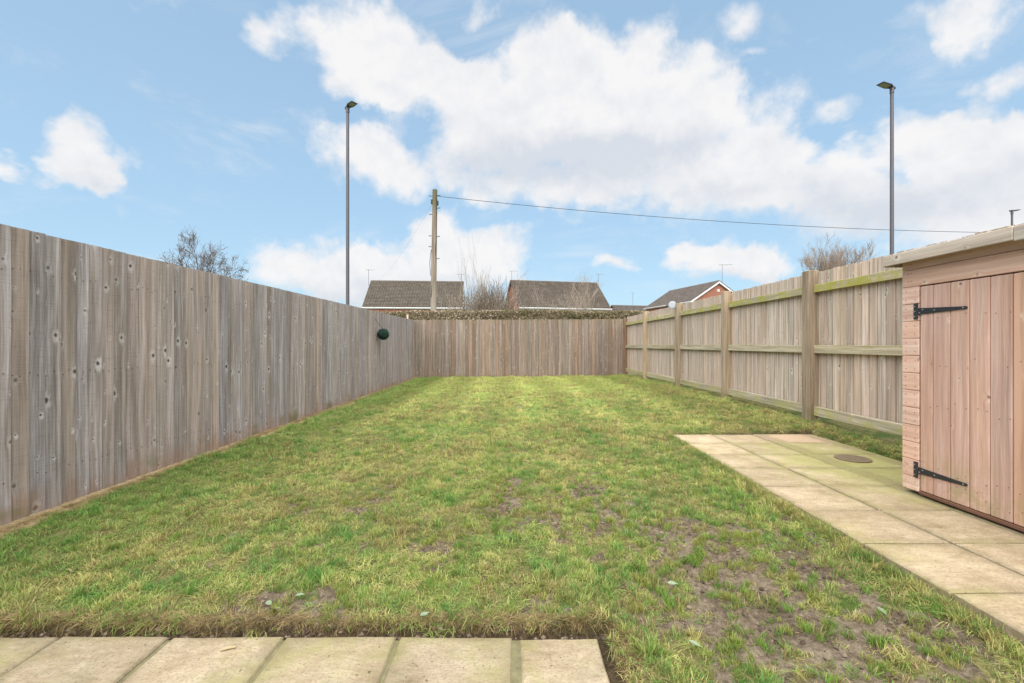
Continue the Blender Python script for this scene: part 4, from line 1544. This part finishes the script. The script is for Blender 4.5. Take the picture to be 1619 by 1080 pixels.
def grass_points():
    P_, T_, D_, S_, I_, Rr = [], [], [], [], [], []

    def put(x, y, z, idx, sc_, tint, dry, tilt=.15):
        n = len(x)
        P_.append(np.stack([x, y, z], 1))
        I_.append(idx)
        S_.append(sc_)
        T_.append(tint)
        D_.append(dry)
        Rr.append(np.stack([nrng.normal(0, tilt, n), nrng.normal(0, tilt, n), nrng.uniform(0, 6.283, n)], 1))

    def tint_of(x, y):
        n = len(x)
        hue = np.clip(.5 + .9 * (fbm(x * 2.3, y * 2.3, 81, 4) - .5) + 1.7 * (fbm(x * 8.5, y * 7.0, 83, 3, .7) - .5) + .75 * (nrng.random(n) - .5), 0, 1)[:, None]
        hue = hue + (.55 - hue) * .55 * sstep(y, 6.5, 10.5)[:, None]
        g1 = np.array([.085, .180, .040])
        g2 = np.array([.200, .255, .064])
        g3 = np.array([.345, .325, .120])
        c = np.where(hue < .5, g1 + (g2 - g1) * hue * 2, g2 + (g3 - g2) * (hue * 2 - 1))
        wear = sstep(y, 4.2, 10)[:, None] * sstep(np.abs(x - .2), 2.9, .9)[:, None]
        c = c * (1 + .12 * wear) + np.array([.055, .045, .022]) * wear
        edge = sstep(x, -1.9, -2.8)[:, None] * .55
        c = c * (1 - edge) + np.array([.105, .20, .042]) * edge
        # mower lines
        st = np.sin(x * 6.2 + .3 * np.sin(y * .5))[:, None] * sstep(y, 4.0, 7)[:, None]
        c = c * (1 + .13 * st) + np.array([.03, .022, .015]) * np.clip(st, 0, 1)
        return 1.58 * c * np.array([1.0, 1.0, 1.02]) * (1 + .16 * (nrng.random((n, 1)) - .5))

    def region(y0, y1, density, scale, mudcut):
        n = int((y1 - y0) * 6.6 * density)
        x = nrng.uniform(-3.0, 3.56, n)
        y = nrng.uniform(y0, y1, n)
        mud = mud_amount(x, y)
        wob = (fbm(x * 5, y * 5, 51, 3) - .5) * .05
        ok = ~in_patio(x - wob * .6, y - wob * .6, .014) & ~in_path(x, y, .012)
        ok &= nrng.random(n) > mud * mudcut
        ok &= x + (fbm(x * 3, y * 2.2, 71, 4) - .5) * .18 > -2.915
        ok &= ~((x > 2.5) & (y < 3.06))
        bare = sstep(np.abs(y - 4.95), .16, .02) * ((x > 2.3) & (x < 3.3))
        ok &= nrng.random(n) > bare * .9
        ok &= ~((x > 3.44) & (nrng.random(n) < .6))
        x, y, mud = x[ok], y[ok], mud[ok]
        gapn = fbm(x * 11, y * 10, 93, 3, .7)
        g_ = nrng.random(len(x)) > .75 * sstep(gapn, .56, .70) * sstep(y, 9.5, 6)
        x, y, mud = x[g_], y[g_], mud[g_]
        n = len(x)
        kind = nrng.random(n)
        thin = fbm(x * 3.4, y * 3.4, 91, 4)
        idx = np.where(kind < .60, nrng.integers(0, 5, n), np.where(kind < .66 + .2 * (thin > .58), nrng.integers(5, 9, n), nrng.integers(9, 12, n)))
        idx = np.where((nrng.random(n) < .035) & (fbm(x * 1.7, y * 1.7, 99, 3) > .5), nrng.integers(12, 14, n), idx)
        dry = np.clip(.21 + 1.0 * (fbm(x * 1.9, y * 1.9, 95, 4) - .44) + 1.3 * (fbm(x * 9, y * 8, 97, 3, .7) - .5) + .35 * mud + nrng.normal(0, .12, n), .02, .85)
        dry = dry * (1 - .5 * sstep(x, -1.9, -2.8))
        sc_ = scale * nrng.uniform(.55, 1.2, n) * (1 - .4 * mud)
        put(x, y, lawn_z(x, y), idx, sc_, tint_of(x, y), dry)

    region(1.15, 2.6, 1800, .80, .90)
    region(2.6, 4.2, 1350, .85, .88)
    region(4.2, 7.0, 800, 1.05, .9)
    region(7.0, 14.15, 560, 1.12, .8)
    # greener tussocks standing in the mud
    n = 2400
    x = nrng.uniform(-2.6, 1.66, n)
    y = nrng.uniform(1.25, 4.6, n)
    mm = mud_amount(x, y)
    ok = (nrng.random(n) < .10 + .8 * (mm > .3)) & ~in_patio(x, y, .07) & ~in_path(x, y, .03) & (x > -2.8)
    for cx, cy in zip(x[ok], y[ok]):
        k = int(nrng.integers(1, 7))
        s_ = nrng.uniform(.010, .06)
        xx, yy = cx + nrng.normal(0, s_, k), cy + nrng.normal(0, s_, k)
        g = ~in_patio(xx, yy, .04) & ~in_path(xx, yy, .005)
        xx, yy = xx[g], yy[g]
        k = len(xx)
        base = np.array([.16, .29, .048]) if nrng.random() < .5 else np.array([.27, .33, .065])
        put(xx, yy, lawn_z(xx, yy), nrng.integers(5, 9, k), nrng.uniform(.30, .75, k), base * nrng.uniform(.8, 1.2, (k, 1)), np.full(k, nrng.uniform(.05, .5)), .3)
    # dead brown fringe hanging over the turf edge by the patio
    n = 320
    x = nrng.uniform(-3.0, PATIO_X + .10, n)
    wob = (fbm(x * 5, np.full(n, 9.0), 51, 3) - .5) * .05
    y = PATIO_Y + .014 + np.abs(nrng.normal(0, .010, n)) + wob * .6
    put(x, y, lawn_z(x, y), nrng.integers(9, 12, n), nrng.uniform(.25, .55, n), np.array([.15, .105, .055]) * nrng.uniform(.5, 1.25, (n, 1)), np.full(n, .30), .3)
    n = 750
    x = nrng.uniform(-3.0, PATIO_X + .06, n)
    y = PATIO_Y + .030 + np.abs(nrng.normal(0, .016, n)) + (fbm(x * 5, np.full(n, 9.0), 51, 3) - .5) * .03
    put(x, y, lawn_z(x, y), nrng.integers(9, 12, n), nrng.uniform(.3, .7, n), np.array([.30, .225, .11]) * nrng.uniform(.5, 1.25, (n, 1)), np.full(n, .5), .35)
    n = 230
    y = nrng.uniform(1.2, PATIO_Y + .05, n)
    x = PATIO_X + .025 + np.abs(nrng.normal(0, .05, n))
    put(x, y, lawn_z(x, y), nrng.integers(9, 12, n), nrng.uniform(.3, .65, n), np.array([.14, .10, .05]) * nrng.uniform(.5, 1.3, (n, 1)), np.full(n, .7), .3)
    # straw-dry grass along the foot of the left fence
    n = 2600
    y = nrng.uniform(1.6, 14.1, n)
    x = -3.02 + np.abs(nrng.normal(0, .05, n))
    put(x, y, lawn_z(x, y), nrng.integers(9, 12, n), nrng.uniform(.35, .75, n), np.array([.42, .32, .17]) * nrng.uniform(.6, 1.2, (n, 1)), np.full(n, .6), .25)
    # grass creeping over the path edge
    n = 1500
    y = nrng.uniform(1.3, PATH_Y1, n)
    x = PATH_X0 - .004 - np.abs(nrng.normal(0, .025, n))
    put(x, y, lawn_z(x, y), nrng.integers(0, 12, n), nrng.uniform(.5, .95, n), tint_of(x, y) * .9, np.full(n, .35), .3)
    # weeds in the joints of the paving
    for jx in (-.452, -.905, -1.36, -1.80, -2.25, 0.012):
        n = 55
        y = nrng.uniform(1.35, PATIO_Y, n)
        put(jx + nrng.normal(0, .003, n), y, np.full(n, PATIO_Z - .014), nrng.integers(9, 12, n), nrng.uniform(.10, .26, n),
            (np.array([.06, .085, .03]) if jx < -.5 else np.array([.22, .16, .08])) * nrng.uniform(.6, 1.3, (n, 1)), np.full(n, .25), .3)
    n = 260
    y = nrng.uniform(1.2, PATH_Y1, n)
    put(2.16 + nrng.normal(0, .003, n), y, np.full(n, PATH_Z - .012), nrng.integers(9, 12, n), nrng.uniform(.06, .16, n), np.array([.12, .14, .035]) * nrng.uniform(.6, 1.3, (n, 1)), np.full(n, .3), .3)
    return [np.concatenate(a_) for a_ in (P_, Rr, S_, I_, T_, D_)]


gp, grot, gscl, gidx, gtint, gdry = grass_points()
gm = bpy.data.meshes.new('grass')
gm.from_pydata(gp.tolist(), [], [])
a_ = gm.attributes.new('rot', 'FLOAT_VECTOR', 'POINT')
a_.data.foreach_set('vector', grot.astype(np.float32).ravel())
a_ = gm.attributes.new('scl', 'FLOAT', 'POINT')
a_.data.foreach_set('value', gscl.astype(np.float32))
a_ = gm.attributes.new('idx', 'INT', 'POINT')
a_.data.foreach_set('value', gidx.astype(np.int32))
a_ = gm.attributes.new('dry', 'FLOAT', 'POINT')
a_.data.foreach_set('value', gdry.astype(np.float32))
a_ = gm.attributes.new('tint', 'FLOAT_COLOR', 'POINT')
a_.data.foreach_set('color', np.concatenate([gtint, np.ones((len(gtint), 1))], 1).astype(np.float32).ravel())
gm.materials.append(M_grass)
grass = link('grass', gm)
tag(grass, 'patchy green and straw coloured grass covering the lawn', kind='stuff')
gt = bpy.data.node_groups.new('grass_scatter', 'GeometryNodeTree')
gt.interface.new_socket('Geometry', in_out='INPUT', socket_type='NodeSocketGeometry')
gt.interface.new_socket('Geometry', in_out='OUTPUT', socket_type='NodeSocketGeometry')
G = NT(gt)
gi = G.n('NodeGroupInput')
ci = G.n('GeometryNodeCollectionInfo')
ci.inputs['Collection'].default_value = tc
ci.inputs['Separate Children'].default_value = True
ci.inputs['Reset Children'].default_value = True


def named(nm, dt):
    nd = G.n('GeometryNodeInputNamedAttribute', data_type=dt)
    nd.inputs['Name'].default_value = nm
    return [o for o in nd.outputs if o.enabled and o.name == 'Attribute'][0]


ip = G.n('GeometryNodeInstanceOnPoints')
gt.links.new(gi.outputs[0], ip.inputs['Points'])
gt.links.new(ci.outputs[0], ip.inputs['Instance'])
ip.inputs['Pick Instance'].default_value = True
gt.links.new(named('idx', 'INT'), ip.inputs['Instance Index'])
er = G.n('FunctionNodeEulerToRotation')
gt.links.new(named('rot', 'FLOAT_VECTOR'), er.inputs[0])
gt.links.new(er.outputs[0], ip.inputs['Rotation'])
gt.links.new(named('scl', 'FLOAT'), ip.inputs['Scale'])
go = G.n('NodeGroupOutput')
gt.links.new(ip.outputs[0], go.inputs[0])
md = grass.modifiers.new('scatter', 'NODES')
md.node_group = gt

# ------------------------------------------------------------------ crumbs of soil in the bare patches
n = 60000
cx, cy = nrng.uniform(-2.6, 1.66, n), nrng.uniform(1.2, 4.8, n)
mm = mud_amount(cx, cy)
ok = (nrng.random(n) < mm ** 2 * .30 + .006) & ~in_patio(cx, cy, .03) & ~in_path(cx, cy, .02)
edge_x = nrng.uniform(-3.0, PATIO_X, 900)
edge_y = PATIO_Y - .004 + np.abs(nrng.normal(0, .014, 900))
cx, cy = np.concatenate([cx[ok], edge_x]), np.concatenate([cy[ok], edge_y])
cz = lawn_z(cx, cy)
mb = MB()
r4 = random.Random(21)
OCT = [(1, 0, 0), (0, 1, 0), (-1, 0, 0), (0, -1, 0), (0, 0, 1), (0, 0, -1)]
OF = [(0, 1, 4), (1, 2, 4), (2, 3, 4), (3, 0, 4), (1, 0, 5), (2, 1, 5), (3, 2, 5), (0, 3, 5)]
for x, y, z in zip(cx, cy, cz):
    s_ = .0035 + .0105 * r4.random() ** 2.4
    a = r4.uniform(0, 6.28)
    ca, sa = math.cos(a), math.sin(a)
    vs = []
    for (u_, v_, w_) in OCT:
        k = s_ * r4.uniform(.6, 1.25)
        vs.append((x + (u_ * ca - v_ * sa) * k, y + (u_ * sa + v_ * ca) * k, z + w_ * k * .7 + s_ * .2))
    mb.add(vs, OF, r4.random())
tag(mb.build('soil_crumbs', mat_tone('soil_crumb', [(0, (.05, .034, .023)), (.6, (.13, .093, .067)), (1, (.25, .19, .14))], .95)), 'crumbs of soil in the bare muddy patches of the lawn', kind='stuff')

# ------------------------------------------------------------------ small litter
M_leaf = plain('pale_leaf', (.20, .245, .15), .6, 0, .25, 50)
M_leaf2 = plain('tan_leaf', (.42, .33, .19), .7, 0, .25, 50)
spots = [(-.93, 1.99), (-.985, 1.90), (-1.04, 1.945), (-.36, 1.865), (.665, 1.66), (1.42, 1.75), (-1.72, 2.30), (.72, 2.05)]
LEAF = ['small pale leaf in the little leaf cluster on the turf left of centre'] * 3 + ['lone pale green leaf on the turf edge above the middle of the patio',
        'pale green leaf lying just right of the patio corner', 'pale green leaf in the muddy grass at the lower right near the path',
        'pale leaf lying alone in green grass on the left part of the lawn', 'pale leaf on the bare soil up from the patio corner']
lm = None
for i, (x, y) in enumerate(spots):
    if lm is None:
        mb = MB()
        vs = [(0, -.022, 0), (.012, -.008, .004), (.014, .008, .006), (0, .024, .003), (-.013, .009, .005), (-.012, -.009, .003), (0, .0, 0), (0, -.034, .001)]
        mb.add(vs, [(0, 1, 6), (1, 2, 6), (2, 3, 6), (3, 4, 6), (4, 5, 6), (5, 0, 6), (0, 7, 1)])
        lm = mb.mesh('fallen_leaf', M_leaf)
    o = link('fallen_leaf', lm)
    z = float(lawn_z(np.array([x]), np.array([y]))[0])
    o.location = (x, y, z + .024)
    s_ = rng.uniform(.65, 1.0)
    o.scale = (s_, s_, s_)
    o.rotation_euler = (rng.uniform(-.2, .25), rng.uniform(-.25, .25), rng.uniform(0, 6.2))
    tag(o, LEAF[i], 'leaf', 'pale leaves fallen on the lawn')
mb = MB()
mb.tube([(-.022, -.008, .006), (0, .002, .008), (.024, .012, .006)], [.004, .0055, .004], 6)
o = mb.build('twig', M_leaf2)
o.location = (-1.085, 1.735, PATIO_Z)
tag(o, 'short tan twig lying on a front patio slab', 'twig')
print('tufts', len(gp))
